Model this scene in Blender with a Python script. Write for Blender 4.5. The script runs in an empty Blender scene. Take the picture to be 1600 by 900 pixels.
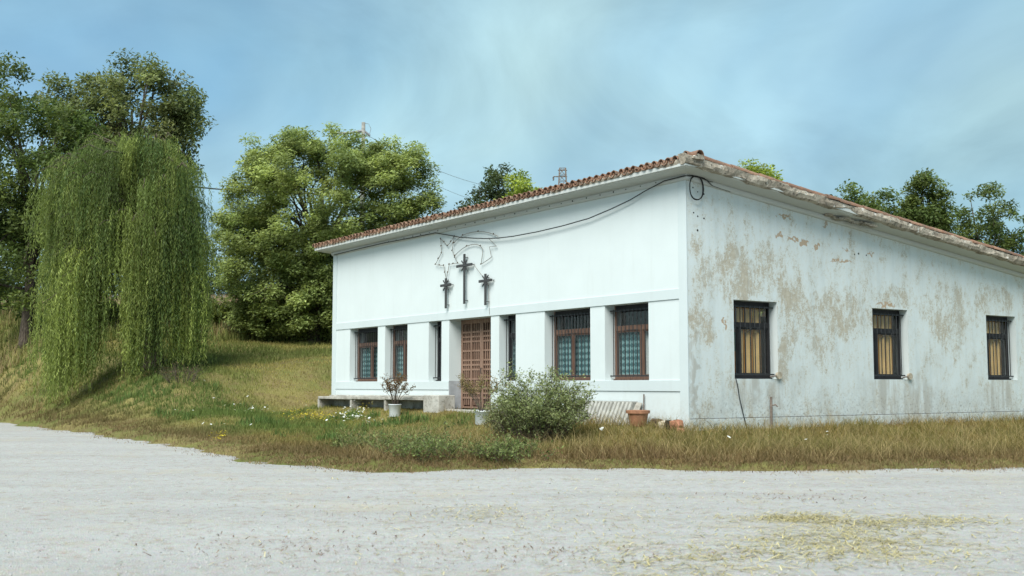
import bpy, math, random
import numpy as np
from mathutils import Vector, Matrix

random.seed(7)
RNG = np.random.default_rng(11)
scene = bpy.context.scene
COL = scene.collection

# ------------------------------------------------------------------ camera
YAW = math.radians(34.653)      # between the view axis and the front facade
PITCH = math.radians(4.948)
CAM = Vector((17.594, -16.768, 0.99))
AX = Vector((-math.cos(YAW), math.sin(YAW), 0))      # view axis on the ground
RT = Vector((AX.y, -AX.x, 0))                         # to the right of it
fw = AX * math.cos(PITCH) + Vector((0, 0, math.sin(PITCH)))
cam_d = bpy.data.cameras.new("camera")
cam_d.sensor_width = 36.0
cam_d.lens = 36.0 * 1744 / 1600
cam_d.clip_end = 4000
cam_d.dof.use_dof = True; cam_d.dof.focus_distance = 32.0; cam_d.dof.aperture_fstop = 2.4
cam = bpy.data.objects.new("camera", cam_d)
cam.location = CAM
cam.rotation_euler = fw.to_track_quat('-Z', 'Y').to_euler()
COL.objects.link(cam)
scene.camera = cam
scene.render.resolution_x, scene.render.resolution_y = 1024, 576

# ------------------------------------------------------------------ sky, sun, exposure
SUN_EL, SUN_AZ = math.radians(50), math.radians(-58)   # azimuth measured from +X
sun_dir = Vector((math.cos(SUN_EL) * math.cos(SUN_AZ), math.cos(SUN_EL) * math.sin(SUN_AZ), math.sin(SUN_EL)))
world = bpy.data.worlds.new("World")
scene.world = world
world.use_nodes = True
nt = world.node_tree
nt.nodes.clear()
def wn(t, **k):
    n = nt.nodes.new(t)
    for a, b in k.items(): setattr(n, a, b)
    return n
out = wn('ShaderNodeOutputWorld'); bg = wn('ShaderNodeBackground')
sky = wn('ShaderNodeTexSky', sky_type='NISHITA', sun_disc=False)
sky.sun_elevation = SUN_EL
sky.sun_rotation = math.atan2(sun_dir.x, sun_dir.y)
sky.air_density = 1.0; sky.dust_density = 0.6; sky.ozone_density = 1.5
tc = wn('ShaderNodeTexCoord'); sp = wn('ShaderNodeSeparateXYZ'); nt.links.new(tc.outputs['Generated'], sp.inputs[0])
mz = wn('ShaderNodeMath', operation='MAXIMUM'); nt.links.new(sp.outputs[2], mz.inputs[0]); mz.inputs[1].default_value = 0.0
ad = wn('ShaderNodeMath', operation='ADD'); nt.links.new(mz.outputs[0], ad.inputs[0]); ad.inputs[1].default_value = 0.30
dx = wn('ShaderNodeMath', operation='DIVIDE'); nt.links.new(sp.outputs[0], dx.inputs[0]); nt.links.new(ad.outputs[0], dx.inputs[1])
dy = wn('ShaderNodeMath', operation='DIVIDE'); nt.links.new(sp.outputs[1], dy.inputs[0]); nt.links.new(ad.outputs[0], dy.inputs[1])
cb = wn('ShaderNodeCombineXYZ'); nt.links.new(dx.outputs[0], cb.inputs[0]); nt.links.new(dy.outputs[0], cb.inputs[1])
def wnoise(scale, detail, rough, off, dist=0.0):
    m = wn('ShaderNodeVectorMath', operation='ADD'); nt.links.new(cb.outputs[0], m.inputs[0]); m.inputs[1].default_value = off
    n = wn('ShaderNodeTexNoise'); n.inputs['Scale'].default_value = scale; n.inputs['Detail'].default_value = detail
    n.inputs['Roughness'].default_value = rough; n.inputs['Distortion'].default_value = dist
    nt.links.new(m.outputs[0], n.inputs['Vector']); return n
def wramp(src, stops):
    r = wn('ShaderNodeValToRGB'); nt.links.new(src, r.inputs[0])
    e = r.color_ramp.elements
    while len(e) < len(stops): e.new(0.5)
    for i, (p, c) in enumerate(stops): e[i].position = p; e[i].color = (*c, 1) if len(c) == 3 else c
    return r
n1 = wnoise(0.85, 4, 0.5, (3.1, 1.7, 0.0), 0.6)
n2 = wnoise(0.6, 5, 0.48, (21.1, 13.6, 0.0), 0.5)
cover = wramp(n1.outputs['Fac'], [(0.30, (0.62,) * 3), (0.62, (0.98,) * 3)])
cloud = wramp(n2.outputs['Fac'], [(0.41, (2.0, 4.1, 5.7)), (0.585, (5.4, 7.9, 8.3))])
# the ramp clips above 1, so the cloud colour is scaled after it
for e in cloud.color_ramp.elements: e.color = tuple(c / 10 for c in e.color[:3]) + (1,)
scl = wn('ShaderNodeVectorMath', operation='SCALE'); nt.links.new(cloud.outputs[0], scl.inputs[0]); scl.inputs[3].default_value = 6.4   # sky brightness
n3 = wnoise(1.9, 7, 0.56, (14.2, 6.3, 0.0), 0.7)
puff = wn('ShaderNodeMapRange'); nt.links.new(n3.outputs['Fac'], puff.inputs[0])
for i_, q_ in enumerate((.36, .66, .80, 1.12)): puff.inputs[i_ + 1].default_value = q_
scl2 = wn('ShaderNodeVectorMath', operation='SCALE'); nt.links.new(scl.outputs[0], scl2.inputs[0]); nt.links.new(puff.outputs[0], scl2.inputs[3])
mix = wn('ShaderNodeMix', data_type='RGBA')
nt.links.new(cover.outputs[0], mix.inputs[0]); nt.links.new(sky.outputs[0], mix.inputs[6]); nt.links.new(scl2.outputs[0], mix.inputs[7])
nt.links.new(mix.outputs[2], bg.inputs['Color']); bg.inputs['Strength'].default_value = 0.1
nt.links.new(bg.outputs[0], out.inputs[0])

sun_d = bpy.data.lights.new("sun", 'SUN'); sun_d.energy = 3.5; sun_d.angle = math.radians(42); sun_d.color = (1.0, 0.97, 0.90)
sun = bpy.data.objects.new("sun", sun_d); sun.rotation_euler = sun_dir.to_track_quat('Z', 'Y').to_euler(); COL.objects.link(sun)
vs = scene.view_settings
vs.view_transform = 'Standard'; vs.look = 'None'; vs.gamma = 1; vs.exposure = 0.8

# ------------------------------------------------------------------ helpers
def W(u, v, z=0.0):
    """point u metres right of the camera and v metres ahead, at height z"""
    return Vector((CAM.x + AX.x * v + RT.x * u, CAM.y + AX.y * v + RT.y * u, z))
def smooth(a, b, x): t = np.clip((x - a) / (b - a), 0, 1); return t * t * (3 - 2 * t)
_perm = np.random.default_rng(3).random((256, 256))
def vnoise(x, y, s=1.0, o=0):
    x = np.asarray(x, float) * s + 37.7 * o + 1000; y = np.asarray(y, float) * s + 11.3 * o + 1000
    xi = np.floor(x).astype(int); yi = np.floor(y).astype(int); fx = x - xi; fy = y - yi
    fx = fx * fx * (3 - 2 * fx); fy = fy * fy * (3 - 2 * fy)
    g = lambda a, b: _perm[a % 256, b % 256]
    return (g(xi, yi) * (1 - fx) + g(xi + 1, yi) * fx) * (1 - fy) + (g(xi, yi + 1) * (1 - fx) + g(xi + 1, yi + 1) * fx) * fy
def fbm(x, y, s=1.0, o=0): return .5 * vnoise(x, y, s, o) + .3 * vnoise(x, y, s * 2.1, o + 5) + .2 * vnoise(x, y, s * 4.3, o + 9)

class MB:
    def __init__(s): s.v = []; s.f = []
    def add(s, vs_, fs_):
        b = len(s.v); s.v += [tuple(p) for p in vs_]; s.f += [tuple(i + b for i in f) for f in fs_]
    def box(s, x0, x1, y0, y1, z0, z1, L=None):
        p = [(x, y, z) for z in (z0, z1) for y in (y0, y1) for x in (x0, x1)]
        if L: p = [L(*q) for q in p]
        s.add(p, [(0, 2, 3, 1), (4, 5, 7, 6), (0, 1, 5, 4), (2, 6, 7, 3), (0, 4, 6, 2), (1, 3, 7, 5)])
    def tube(s, pts, r, n=6, cap=True):
        pts = [Vector(p) for p in pts]
        if not hasattr(r, '__len__'): r = [r] * len(pts)
        vv = []; ref = None
        for i, p in enumerate(pts):
            d = (pts[min(i + 1, len(pts) - 1)] - pts[max(i - 1, 0)])
            d = d.normalized() if d.length > 1e-9 else Vector((0, 0, 1))
            if ref is None: ref = Vector((1, 0, 0)) if abs(d.x) < .8 else Vector((0, 1, 0))
            a = d.cross(ref).normalized(); b = d.cross(a); ref = a.cross(d) if a.cross(d).length > .1 else ref
            for k in range(n):
                t = 2 * math.pi * k / n
                vv.append(p + (a * math.cos(t) + b * math.sin(t)) * r[i])
        ff = [(i * n + k, i * n + (k + 1) % n, (i + 1) * n + (k + 1) % n, (i + 1) * n + k) for i in range(len(pts) - 1) for k in range(n)]
        if cap: ff += [tuple(range(n))[::-1], tuple((len(pts) - 1) * n + k for k in range(n))]
        s.add(vv, ff)
    def lathe(s, prof, c=(0, 0, 0), n=20):
        vv = [(c[0] + r * math.cos(2 * math.pi * k / n), c[1] + r * math.sin(2 * math.pi * k / n), c[2] + z) for r, z in prof for k in range(n)]
        ff = [(i * n + k, i * n + (k + 1) % n, (i + 1) * n + (k + 1) % n, (i + 1) * n + k) for i in range(len(prof) - 1) for k in range(n)]
        s.add(vv, ff)
    def build(s, name, mat, parent=None, sm=False, bevel=0):
        me = bpy.data.meshes.new(name); me.from_pydata(s.v, [], s.f); me.update()
        return link(name, me, mat, parent, sm, bevel)
def link(name, me, mat, parent=None, sm=False, bevel=0):
    if mat and not me.materials: me.materials.append(mat)
    o = bpy.data.objects.new(name, me); COL.objects.link(o)
    if parent: o.parent = parent; o.matrix_parent_inverse = parent.matrix_world.inverted()
    if sm: me.polygons.foreach_set('use_smooth', [True] * len(me.polygons))
    if bevel:
        m = o.modifiers.new('bevel', 'BEVEL'); m.width = bevel; m.segments = 2; m.limit_method = 'ANGLE'
    return o
def tag(o, label, cat, group=None):
    o['label'] = label; o['category'] = cat
    if group: o['group'] = group
    return o
def thing(name, label, cat, loc, group=None):
    o = bpy.data.objects.new(name, None); o.empty_display_size = .2; COL.objects.link(o); o.location = loc
    o.matrix_world = Matrix.Translation(loc)
    return tag(o, label, cat, group)
def fastmesh(name, V, F, colr=None):
    """V (n,3), F (m,k) arrays, one colour per vertex"""
    me = bpy.data.meshes.new(name); k = F.shape[1]
    me.vertices.add(len(V)); me.vertices.foreach_set('co', np.ascontiguousarray(V, np.float32).ravel())
    me.loops.add(F.size); me.loops.foreach_set('vertex_index', np.ascontiguousarray(F, np.int32).ravel())
    me.polygons.add(len(F)); me.polygons.foreach_set('loop_start', np.arange(0, F.size, k, dtype=np.int32))
    if colr is not None:
        at = me.attributes.new('tint', 'FLOAT_COLOR', 'POINT')
        c = np.ones((len(V), 4), np.float32); c[:, :3] = colr; at.data.foreach_set('color', c.ravel())
    me.update(calc_edges=True); me.validate()
    return me

# ------------------------------------------------------------------ materials
class NB:
    """small node builder"""
    def __init__(s, name):
        s.m = bpy.data.materials.new(name); s.m.use_nodes = True; s.t = s.m.node_tree
        s.b = s.t.nodes['Principled BSDF']; s.o = s.t.nodes['Material Output']; s._co = None
    def n(s, t, **k):
        x = s.t.nodes.new(t)
        for a, b in k.items(): setattr(x, a, b)
        return x
    def l(s, a, b): s.t.links.new(a, b)
    def co(s):
        if not s._co:
            s._co = s.n('ShaderNodeNewGeometry').outputs['Position']
        return s._co
    def noise(s, scale, detail=4, rough=.55, vec=None, stretch=None):
        v = vec or s.co()
        if stretch:
            mp = s.n('ShaderNodeVectorMath', operation='MULTIPLY'); s.l(v, mp.inputs[0]); mp.inputs[1].default_value = stretch; v = mp.outputs[0]
        x = s.n('ShaderNodeTexNoise'); x.inputs['Scale'].default_value = scale; x.inputs['Detail'].default_value = detail
        x.inputs['Roughness'].default_value = rough; s.l(v, x.inputs['Vector']); return x.outputs['Fac']
    def rng(s, src, a, b, c=0., d=1.):
        x = s.n('ShaderNodeMapRange', interpolation_type='SMOOTHSTEP'); s.l(src, x.inputs[0])
        for i, q in enumerate((a, b, c, d)): x.inputs[i + 1].default_value = q
        return x.outputs[0]
    def math(s, op, a, b=None):
        x = s.n('ShaderNodeMath', operation=op)
        for i, q in enumerate((a, b)):
            if q is None: continue
            if isinstance(q, (int, float)): x.inputs[i].default_value = q
            else: s.l(q, x.inputs[i])
        return x.outputs[0]
    def mix(s, f, a, b, mode='MIX'):
        x = s.n('ShaderNodeMix', data_type='RGBA', blend_type=mode)
        for i, q in ((0, f), (6, a), (7, b)):
            if isinstance(q, (int, float)): x.inputs[i].default_value = q
            elif isinstance(q, tuple): x.inputs[i].default_value = (*q, 1)
            else: s.l(q, x.inputs[i])
        return x.outputs[2]
    def xyz(s):
        x = s.n('ShaderNodeSeparateXYZ'); s.l(s.co(), x.inputs[0]); return x.outputs
    def bump(s, h, st=.3, d=.01):
        x = s.n('ShaderNodeBump'); x.inputs['Strength'].default_value = st; x.inputs['Distance'].default_value = d
        s.l(h, x.inputs['Height']); s.l(x.outputs[0], s.b.inputs['Normal'])
    def fin(s, colr, rough=.8, spec=.3, metal=0):
        if isinstance(colr, tuple): s.b.inputs['Base Color'].default_value = (*colr, 1)
        else: s.l(colr, s.b.inputs['Base Color'])
        s.b.inputs['Roughness'].default_value = rough; s.b.inputs['Specular IOR Level'].default_value = spec; s.b.inputs['Metallic'].default_value = metal
        return s.m
def plain(name, c, rough=.7, spec=.3, metal=0, var=.25, sc=6, bump=0):
    k = NB(name); f = k.noise(sc, 5, .6)
    m = k.fin(k.mix(k.rng(f, .3, .7), tuple(x * (1 - var) for x in c), tuple(min(1, x * (1 + var)) for x in c)), rough, spec, metal)
    if bump: k.bump(k.noise(sc * 6, 4), bump, .01)
    return m

def ellipse_mask(k, vec, axes, c, r):
    """soft ellipse in the plane of two position axes, edge warped by vec"""
    s_ = k.n('ShaderNodeSeparateXYZ'); k.l(vec, s_.inputs[0])
    a = k.math('DIVIDE', k.math('SUBTRACT', s_.outputs[axes[0]], c[0]), r[0]); b = k.math('DIVIDE', k.math('SUBTRACT', s_.outputs[axes[1]], c[1]), r[1])
    d = k.math('ADD', k.math('MULTIPLY', a, a), k.math('MULTIPLY', b, b))
    return k.rng(d, .2, 1.15, 1, 0)
def plaster(name, base, side=False):
    k = NB(name); P = k.xyz()
    big = k.noise(.9, 5, .6); fine = k.noise(9, 6, .65)
    c = k.mix(k.rng(big, .35, .7), tuple(x * .965 for x in base), base)
    c = k.mix(k.rng(fine, .52, .8, 0, .12), c, (.56, .58, .55))
    streak = k.noise(2.2, 5, .6, stretch=(2.2, 2.2, .22))
    # splashed dirt towards the foot of the wall, broken by noise
    low = k.rng(P[2], .05, .95, 1, 0)
    dirt = k.math('MULTIPLY', low, k.rng(k.noise(3.4, 7, .7), .40, .72))
    c = k.mix(k.math('MULTIPLY', dirt, .55 if side else .5), c, (.33, .30, .24))
    h = k.math('MULTIPLY', fine, .35)
    if side:
        nz = k.n('ShaderNodeTexNoise'); nz.inputs['Scale'].default_value = 3.2; nz.inputs['Detail'].default_value = 6; k.l(k.co(), nz.inputs['Vector'])
        sb = k.n('ShaderNodeVectorMath', operation='SUBTRACT'); k.l(nz.outputs['Color'], sb.inputs[0]); sb.inputs[1].default_value = (.5, .5, .5)
        sc_ = k.n('ShaderNodeVectorMath', operation='SCALE'); k.l(sb.outputs[0], sc_.inputs[0]); sc_.inputs[3].default_value = .9
        wv = k.n('ShaderNodeVectorMath', operation='ADD'); k.l(k.co(), wv.inputs[0]); k.l(sc_.outputs[0], wv.inputs[1]); vec = wv.outputs[0]
        onside = k.rng(P[0], -.012, -.006)       # the side face only, not the reveals behind it
        zone = None
        for c0, r0, w in [((1.5, 3.45), (.95, .85), 1), ((2.6, 3.75), (.9, .5), .8), ((3.3, 2.75), (.8, 1.0), 1), ((4.9, 2.75), (1.0, .8), 1), ((.35, 2.9), (.30, 1.5), .75), ((.45, 2.2), (.55, .45), .8),
                          ((3.05, 1.7), (.28, .95), .9), ((4.3, 2.0), (.6, .9), .65), ((6.0, 3.0), (.5, .7), .6), ((7.3, 3.2), (1.0, .28), .8), ((9.4, 2.8), (1.2, 1.0), .8), ((11.6, 3.3), (1.2, .5), .8)]:
            e = k.math('MULTIPLY', ellipse_mask(k, vec, (1, 2), c0, r0), w)
            zone = e if zone is None else k.math('MAXIMUM', zone, e)
        speck = k.math('ADD', k.math('MULTIPLY', k.noise(36, 6, .8, stretch=(1, 1, .8)), .55), k.math('MULTIPLY', k.noise(12, 7, .75, stretch=(1, 1, .7)), .45)); mid = k.noise(2.6, 6, .66, stretch=(1, 1, .55))
        t = k.math('ADD', k.math('ADD', k.math('MULTIPLY', speck, 1.05), k.math('MULTIPLY', mid, .55)), k.math('MULTIPLY', zone, .10))
        peel = k.math('MULTIPLY', k.rng(t, .868, .912), onside)
        c = k.mix(k.math('MULTIPLY', k.math('MULTIPLY', k.rng(t, .74, .92), onside), .42), c, (.50, .47, .37))
        c = k.mix(k.math('MULTIPLY', peel, .72), c, k.mix(k.rng(fine, .35, .7), (.30, .25, .175), (.42, .37, .275)))
        # lost plaster: a few larger flakes down to the brick, traced high on the wall
        nf = k.n('ShaderNodeVectorMath', operation='SCALE'); k.l(sb.outputs[0], nf.inputs[0]); nf.inputs[3].default_value = .32
        nv = k.n('ShaderNodeTexNoise'); nv.inputs['Scale'].default_value = 9; nv.inputs['Detail'].default_value = 5; k.l(k.co(), nv.inputs['Vector'])
        nb_ = k.n('ShaderNodeVectorMath', operation='SUBTRACT'); k.l(nv.outputs['Color'], nb_.inputs[0]); nb_.inputs[1].default_value = (.5, .5, .5)
        nd = k.n('ShaderNodeVectorMath', operation='SCALE'); k.l(nb_.outputs[0], nd.inputs[0]); nd.inputs[3].default_value = .42
        w2 = k.n('ShaderNodeVectorMath', operation='ADD'); k.l(k.co(), w2.inputs[0]); k.l(nd.outputs[0], w2.inputs[1])
        fl = None
        for c0, r0 in [((2.95, 4.46), (.17, .06)), ((3.35, 4.40), (.22, .05)), ((3.75, 4.33), (.15, .10)), ((4.2, 4.27), (.14, .07)), ((3.1, 4.9), (.28, .035)), ((4.55, 4.80), (.10, .12)), ((5.3, 4.28), (.12, .03)),
                       ((5.1, 3.97), (.45, .04)), ((6.2, 4.22), (.16, .03)), ((6.72, 2.98), (.42, .06)), ((1.1, 2.35), (.06, .12))]:
            e = ellipse_mask(k, w2.outputs[0], (1, 2), c0, r0); fl = e if fl is None else k.math('MAXIMUM', fl, e)
        fl = k.math('MULTIPLY', k.rng(fl, .25, .5), onside)
        c = k.mix(k.math('MULTIPLY', fl, .85), c, (.36, .25, .15))
        # run-off stains under the sills and old grime in streaks
        st = None
        for c0, r0 in [((1.75, .85), (.5, .5)), ((2.75, .85), (.35, .5)), ((6.7, .75), (.75, .6)), ((7.9, .5), (.7, .7)), ((11.6, .7), (.8, .6)), ((.15, 1.2), (.14, 1.6))]:
            e = ellipse_mask(k, vec, (1, 2), c0, r0); st = e if st is None else k.math('MAXIMUM', st, e)
        st = k.math('MULTIPLY', k.math('MULTIPLY', st, onside), k.rng(streak, .36, .62))
        c = k.mix(k.math('MULTIPLY', st, .62), c, (.30, .26, .20))
        c = k.mix(k.math('MULTIPLY', k.rng(streak, .46, .70), .30), c, (.40, .46, .47))
        c = k.mix(k.math('MULTIPLY', k.math('MULTIPLY', k.rng(k.noise(1.1, 6, .7), .42, .66), k.rng(P[2], .2, 3.2, 1, .15)), .30), c, (.36, .37, .34))
        mold = k.math('MULTIPLY', k.rng(k.noise(15, 8, .82), .52, .62), k.rng(P[2], .10, 1.25, 1, 0))
        c = k.mix(k.math('MULTIPLY', mold, .75), c, (.10, .09, .08))
        h = k.math('SUBTRACT', h, k.math('MULTIPLY', k.math('MAXIMUM', peel, fl), .9))
    else:
        c = k.mix(k.math('MULTIPLY', k.rng(streak, .52, .74), .08), c, (.36, .37, .34))
        rs = k.noise(17, 6, .75)
        c = k.mix(k.math('MULTIPLY', k.math('MULTIPLY', k.rng(rs, .62, .70), k.rng(P[2], .3, 1.0, 1, 0)), .55), c, (.28, .22, .16))
    k.bump(h, .35, .008)
    return k.fin(c, .85, .2)
M = {}
M['plaster'] = plaster('white_plaster', (.585, .645, .65))
M['band'] = plaster('band_plaster', (.53, .595, .605))
M['side'] = plaster('peeling_plaster', (.57, .63, .635), True)
M['cornice'] = plaster('cornice_paint', (.48, .505, .49))
M['grey_paint'] = plain('grey_paint', (.36, .38, .40), .8, .2, 0, .15, 5, .15)
k = NB('weathered_mortar')
f1, f2 = k.noise(2.6, 7, .7), k.noise(14, 7, .75)
c = k.mix(k.rng(f1, .35, .65), (.22, .19, .15), (.42, .38, .31)); c = k.mix(k.rng(f2, .52, .66), c, (.07, .06, .05)); c = k.mix(k.rng(k.noise(6, 5), .60, .68, 0, .7), c, (.62, .62, .58))
k.bump(f2, .8, .03); M['mortar'] = k.fin(c, .95, .1)
def tile_mat():
    k = NB('roof_tile_clay'); oi = k.n('ShaderNodeObjectInfo')
    f1, f2 = k.noise(7, 6, .7), k.noise(26, 6, .75)
    c = k.mix(oi.outputs['Random'], (.20, .105, .07), (.34, .20, .135)); c = k.mix(k.rng(f1, .40, .68, 0, .85), c, (.15, .115, .09)); c = k.mix(k.rng(f2, .56, .70, 0, .65), c, (.42, .36, .27))
    k.bump(f2, .5, .01); return k.fin(c, .9, .15)
M['tile'] = tile_mat()
M['wood'] = (lambda k: k.fin(k.mix(k.rng(k.noise(5, 6, .6, stretch=(6, 6, .5)), .3, .7), (.105, .060, .044), (.18, .108, .078)), .65, .25))(NB('brown_wood'))
M['door'] = (lambda k: k.fin(k.mix(k.rng(k.noise(4, 6, .65, stretch=(5, 5, .6)), .3, .72), (.175, .108, .078), (.29, .19, .14)), .75, .2))(NB('door_wood'))
M['door_back'] = plain('door_inner_panel', (.055, .026, .018), .8, .2)
M['black_wood'] = plain('black_stained_wood', (.018, .018, .02), .6, .3)
M['iron'] = plain('black_iron', (.022, .024, .026), .55, .4, 0, .3, 20)
M['cross'] = plain('dark_cross_metal', (.045, .047, .048), .65, .35, 0, .2, 15)
M['wire'] = plain('grey_wire', (.20, .19, .17), .7, .2)
M['bulb'] = plain('dark_bulb', (.10, .075, .05), .5, .4)
M['cable'] = plain('black_cable', (.02, .021, .022), .6, .3)
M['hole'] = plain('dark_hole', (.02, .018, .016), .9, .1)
M['concrete'] = (lambda k: (k.bump(k.noise(22, 6, .7), .6, .015), k.fin(k.mix(k.rng(k.noise(12, 6, .7), .5, .68, 0, .7), k.mix(k.rng(k.noise(2.2, 5), .3, .7), (.30, .285, .25), (.48, .47, .43)), (.13, .12, .10)), .95, .1))[1])(NB('old_concrete'))
M['bucket'] = plain('white_bucket_plastic', (.60, .64, .66), .5, .4, 0, .1, 5)
M['terracotta'] = plain('terracotta_plastic', (.32, .155, .09), .65, .3, 0, .18, 8)
M['soil'] = plain('dry_soil', (.09, .065, .045), .95, .1, 0, .3, 30)
M['panel'] = plain('corrugated_panel', (.36, .36, .33), .8, .2, 0, .22, 7, .2)
M['brick'] = plain('broken_brick', (.34, .16, .10), .95, .1, 0, .35, 10, .5)
M['stone'] = plain('rubble_stone', (.40, .35, .27), .95, .1, 0, .3, 9, .5)
M['rust'] = plain('rusty_steel', (.16, .13, .11), .8, .25, 0, .3, 20)
M['steel'] = plain('galvanised_steel', (.20, .21, .21), .6, .4, 0, .2, 10)
M['pole'] = plain('pole_concrete', (.22, .22, .20), .9, .1)
M['bark'] = (lambda k: (k.bump(k.noise(9, 6, .7, stretch=(3, 3, .6)), .8, .03), k.fin(k.mix(k.rng(k.noise(6, 6, .7, stretch=(3, 3, .6)), .35, .65), (.045, .036, .028), (.14, .115, .09)), .95, .1))[1])(NB('bark'))
M['interior'] = plain('dim_interior', (.10, .09, .08), .9, .1)
k = NB('window_glass')
tr_, gl_, mx_ = k.n('ShaderNodeBsdfTransparent'), k.n('ShaderNodeBsdfGlossy'), k.n('ShaderNodeMixShader')
tr_.inputs[0].default_value = (.95, .97, .97, 1); gl_.inputs['Roughness'].default_value = .04
lw = k.n('ShaderNodeLayerWeight'); lw.inputs['Blend'].default_value = .5
fc = k.math('ADD', k.math('MULTIPLY', k.math('POWER', lw.outputs['Facing'], 4.), .5), .03)
k.l(fc, mx_.inputs[0]); k.l(tr_.outputs[0], mx_.inputs[1]); k.l(gl_.outputs[0], mx_.inputs[2]); k.l(mx_.outputs[0], k.o.inputs[0]); M['glass'] = k.m
k = NB('teal_curtain'); P = k.xyz()
wz = k.math('SINE', k.math('MULTIPLY', P[2], 42.)); wx = k.math('SINE', k.math('MULTIPLY', P[0], 46.))
pat = k.rng(k.math('ADD', wz, k.math('MULTIPLY', wx, .8)), -.6, 1.1)
M['curtain'] = k.fin(k.mix(pat, (.05, .115, .125), (.22, .355, .36)), .9, .1)
M['white_curtain'] = plain('white_net_curtain', (.72, .74, .72), .9, .1, 0, .12, 14)
M['blind'] = plain('beige_blind', (.56, .25, .05), .8, .2, 0, .15, 3)
M['blind_pale'] = plain('pale_blind', (.70, .46, .20), .8, .2, 0, .12, 3)
M['green_cloth'] = plain('green_cloth', (.03, .16, .12), .9, .1)
M['orange_cloth'] = plain('orange_cloth', (.42, .17, .04), .9, .1)
def leaf_mat(name, trans=.48, rough=.55, spec=.25):
    k = NB(name); at = k.n('ShaderNodeAttribute', attribute_name='tint')
    k.fin(at.outputs['Color'], rough, spec)
    t = k.n('ShaderNodeBsdfTranslucent'); br = k.mix(.5, at.outputs['Color'], (1.0, .95, .35), 'MULTIPLY'); k.l(br, t.inputs[0])
    m = k.n('ShaderNodeMixShader'); m.inputs[0].default_value = trans
    k.l(k.b.outputs[0], m.inputs[1]); k.l(t.outputs[0], m.inputs[2]); k.l(m.outputs[0], k.o.inputs[0]); return k.m
M['leaf'] = leaf_mat('leaf'); M['grass'] = leaf_mat('grass_blade', .3, .7, .15)
M['petal'] = leaf_mat('petal', .3, .6, .2)
k = NB('gravel'); P = k.xyz()
def dotp(vec):
    d_ = k.n('ShaderNodeVectorMath', operation='DOT_PRODUCT'); k.l(k.co(), d_.inputs[0]); d_.inputs[1].default_value = vec; return d_.outputs['Value']
al = k.n('ShaderNodeCombineXYZ'); k.l(dotp(tuple(RT)), al.inputs[0]); k.l(dotp(tuple(AX)), al.inputs[1])     # along and across the way cars cross the yard
trk = k.noise(1.0, 5, .6, vec=al.outputs[0], stretch=(.10, .85, 1)); trk2 = k.noise(1.0, 6, .65, vec=al.outputs[0], stretch=(.35, 2.6, 1))
g1, g2, g3 = k.noise(.30, 5, .6), k.noise(1.7, 7, .72), k.noise(34, 6, .75)
vo = k.n('ShaderNodeTexVoronoi'); vo.inputs['Scale'].default_value = 60; k.l(k.co(), vo.inputs['Vector'])
c = k.mix(k.rng(trk, .28, .72), (.30, .298, .285), (.40, .40, .385)); c = k.mix(k.rng(g1, .38, .65, 0, .45), c, (.36, .36, .35))
c = k.mix(k.rng(trk2, .50, .72, 0, .30), c, (.30, .275, .24)); c = k.mix(k.rng(k.noise(11, 7, .75), .42, .66, 0, .45), c, (.26, .245, .22)); c = k.mix(k.rng(g2, .48, .70, 0, .45), c, (.31, .28, .24))
c = k.mix(k.rng(g3, .40, .7, 0, .40), c, (.52, .515, .49)); c = k.mix(k.rng(k.noise(5.5, 7, .72), .50, .72, 0, .60), c, (.25, .195, .15)); c = k.mix(k.rng(k.noise(.8, 6, .7), .52, .68, 0, .45), c, (.40, .36, .28))
c = k.mix(.10, c, vo.outputs['Color'], 'OVERLAY')
k.bump(k.math('ADD', k.math('ADD', vo.outputs['Distance'], k.math('MULTIPLY', g3, .8)), k.math('MULTIPLY', g2, 1.2)), .6, .016); M['gravel'] = k.fin(c, .95, .1)
k = NB('turf')
g1, g2, g3 = k.noise(.22, 4, .55), k.noise(1.3, 6, .7), k.noise(18, 6, .75)
c = k.mix(k.rng(g1, .42, .60), (.13, .145, .042), (.22, .19, .07)); c = k.mix(k.rng(g2, .42, .66, 0, .75), c, (.175, .13, .065)); c = k.mix(k.rng(g3, .45, .7, 0, .55), c, (.06, .06, .02))
k.bump(g3, .8, .04); M['turf'] = k.fin(c, .95, .1)
M['pebble'] = (lambda k: k.fin(k.n('ShaderNodeAttribute', attribute_name='tint').outputs['Color'], .95, .1))(NB('pebble'))

# ------------------------------------------------------------------ ground shape
EDGE = np.array([(-400, -13), (-120, -10.5), (-60, -9), (-30, -8.1), (-15.3, -7.96), (-8.6, -7.87), (-4.5, -8.17), (-1.7, -8.17), (.4, -7.56), (1.17, -5.42), (2.46, -3.55), (4.15, -2.13), (5.4, .18),
                 (6.6, 3.2), (7.6, 8), (9, 16), (13, 40), (40, 300)], float)
POLY = np.vstack([EDGE, [(40, 900), (-900, 900), (-900, -13)]])
def edge_dist(x, y):
    x = np.asarray(x, float); y = np.asarray(y, float)
    d = np.full(x.shape, 1e9)
    for a, b in zip(EDGE[:-1], EDGE[1:]):
        e = b - a; t = np.clip(((x - a[0]) * e[0] + (y - a[1]) * e[1]) / (e @ e), 0, 1)
        d = np.minimum(d, np.hypot(x - a[0] - t * e[0], y - a[1] - t * e[1]))
    ins = np.zeros(x.shape, bool); n = len(POLY)
    for i in range(n):
        x1, y1 = POLY[i]; x2, y2 = POLY[(i + 1) % n]
        if y1 == y2: continue
        c_ = ((y1 > y) != (y2 > y)) & (x < (x2 - x1) * (y - y1) / (y2 - y1) + x1); ins ^= c_
    return np.where(ins, d, -d)
BL, BW = -17.5, 16.0            # building from x=BL..0 and y=0..BW
def bdist(x, y):
    return np.hypot(np.maximum(np.maximum(BL - x, x), 0), np.maximum(np.maximum(-y, y - BW), 0))
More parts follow.
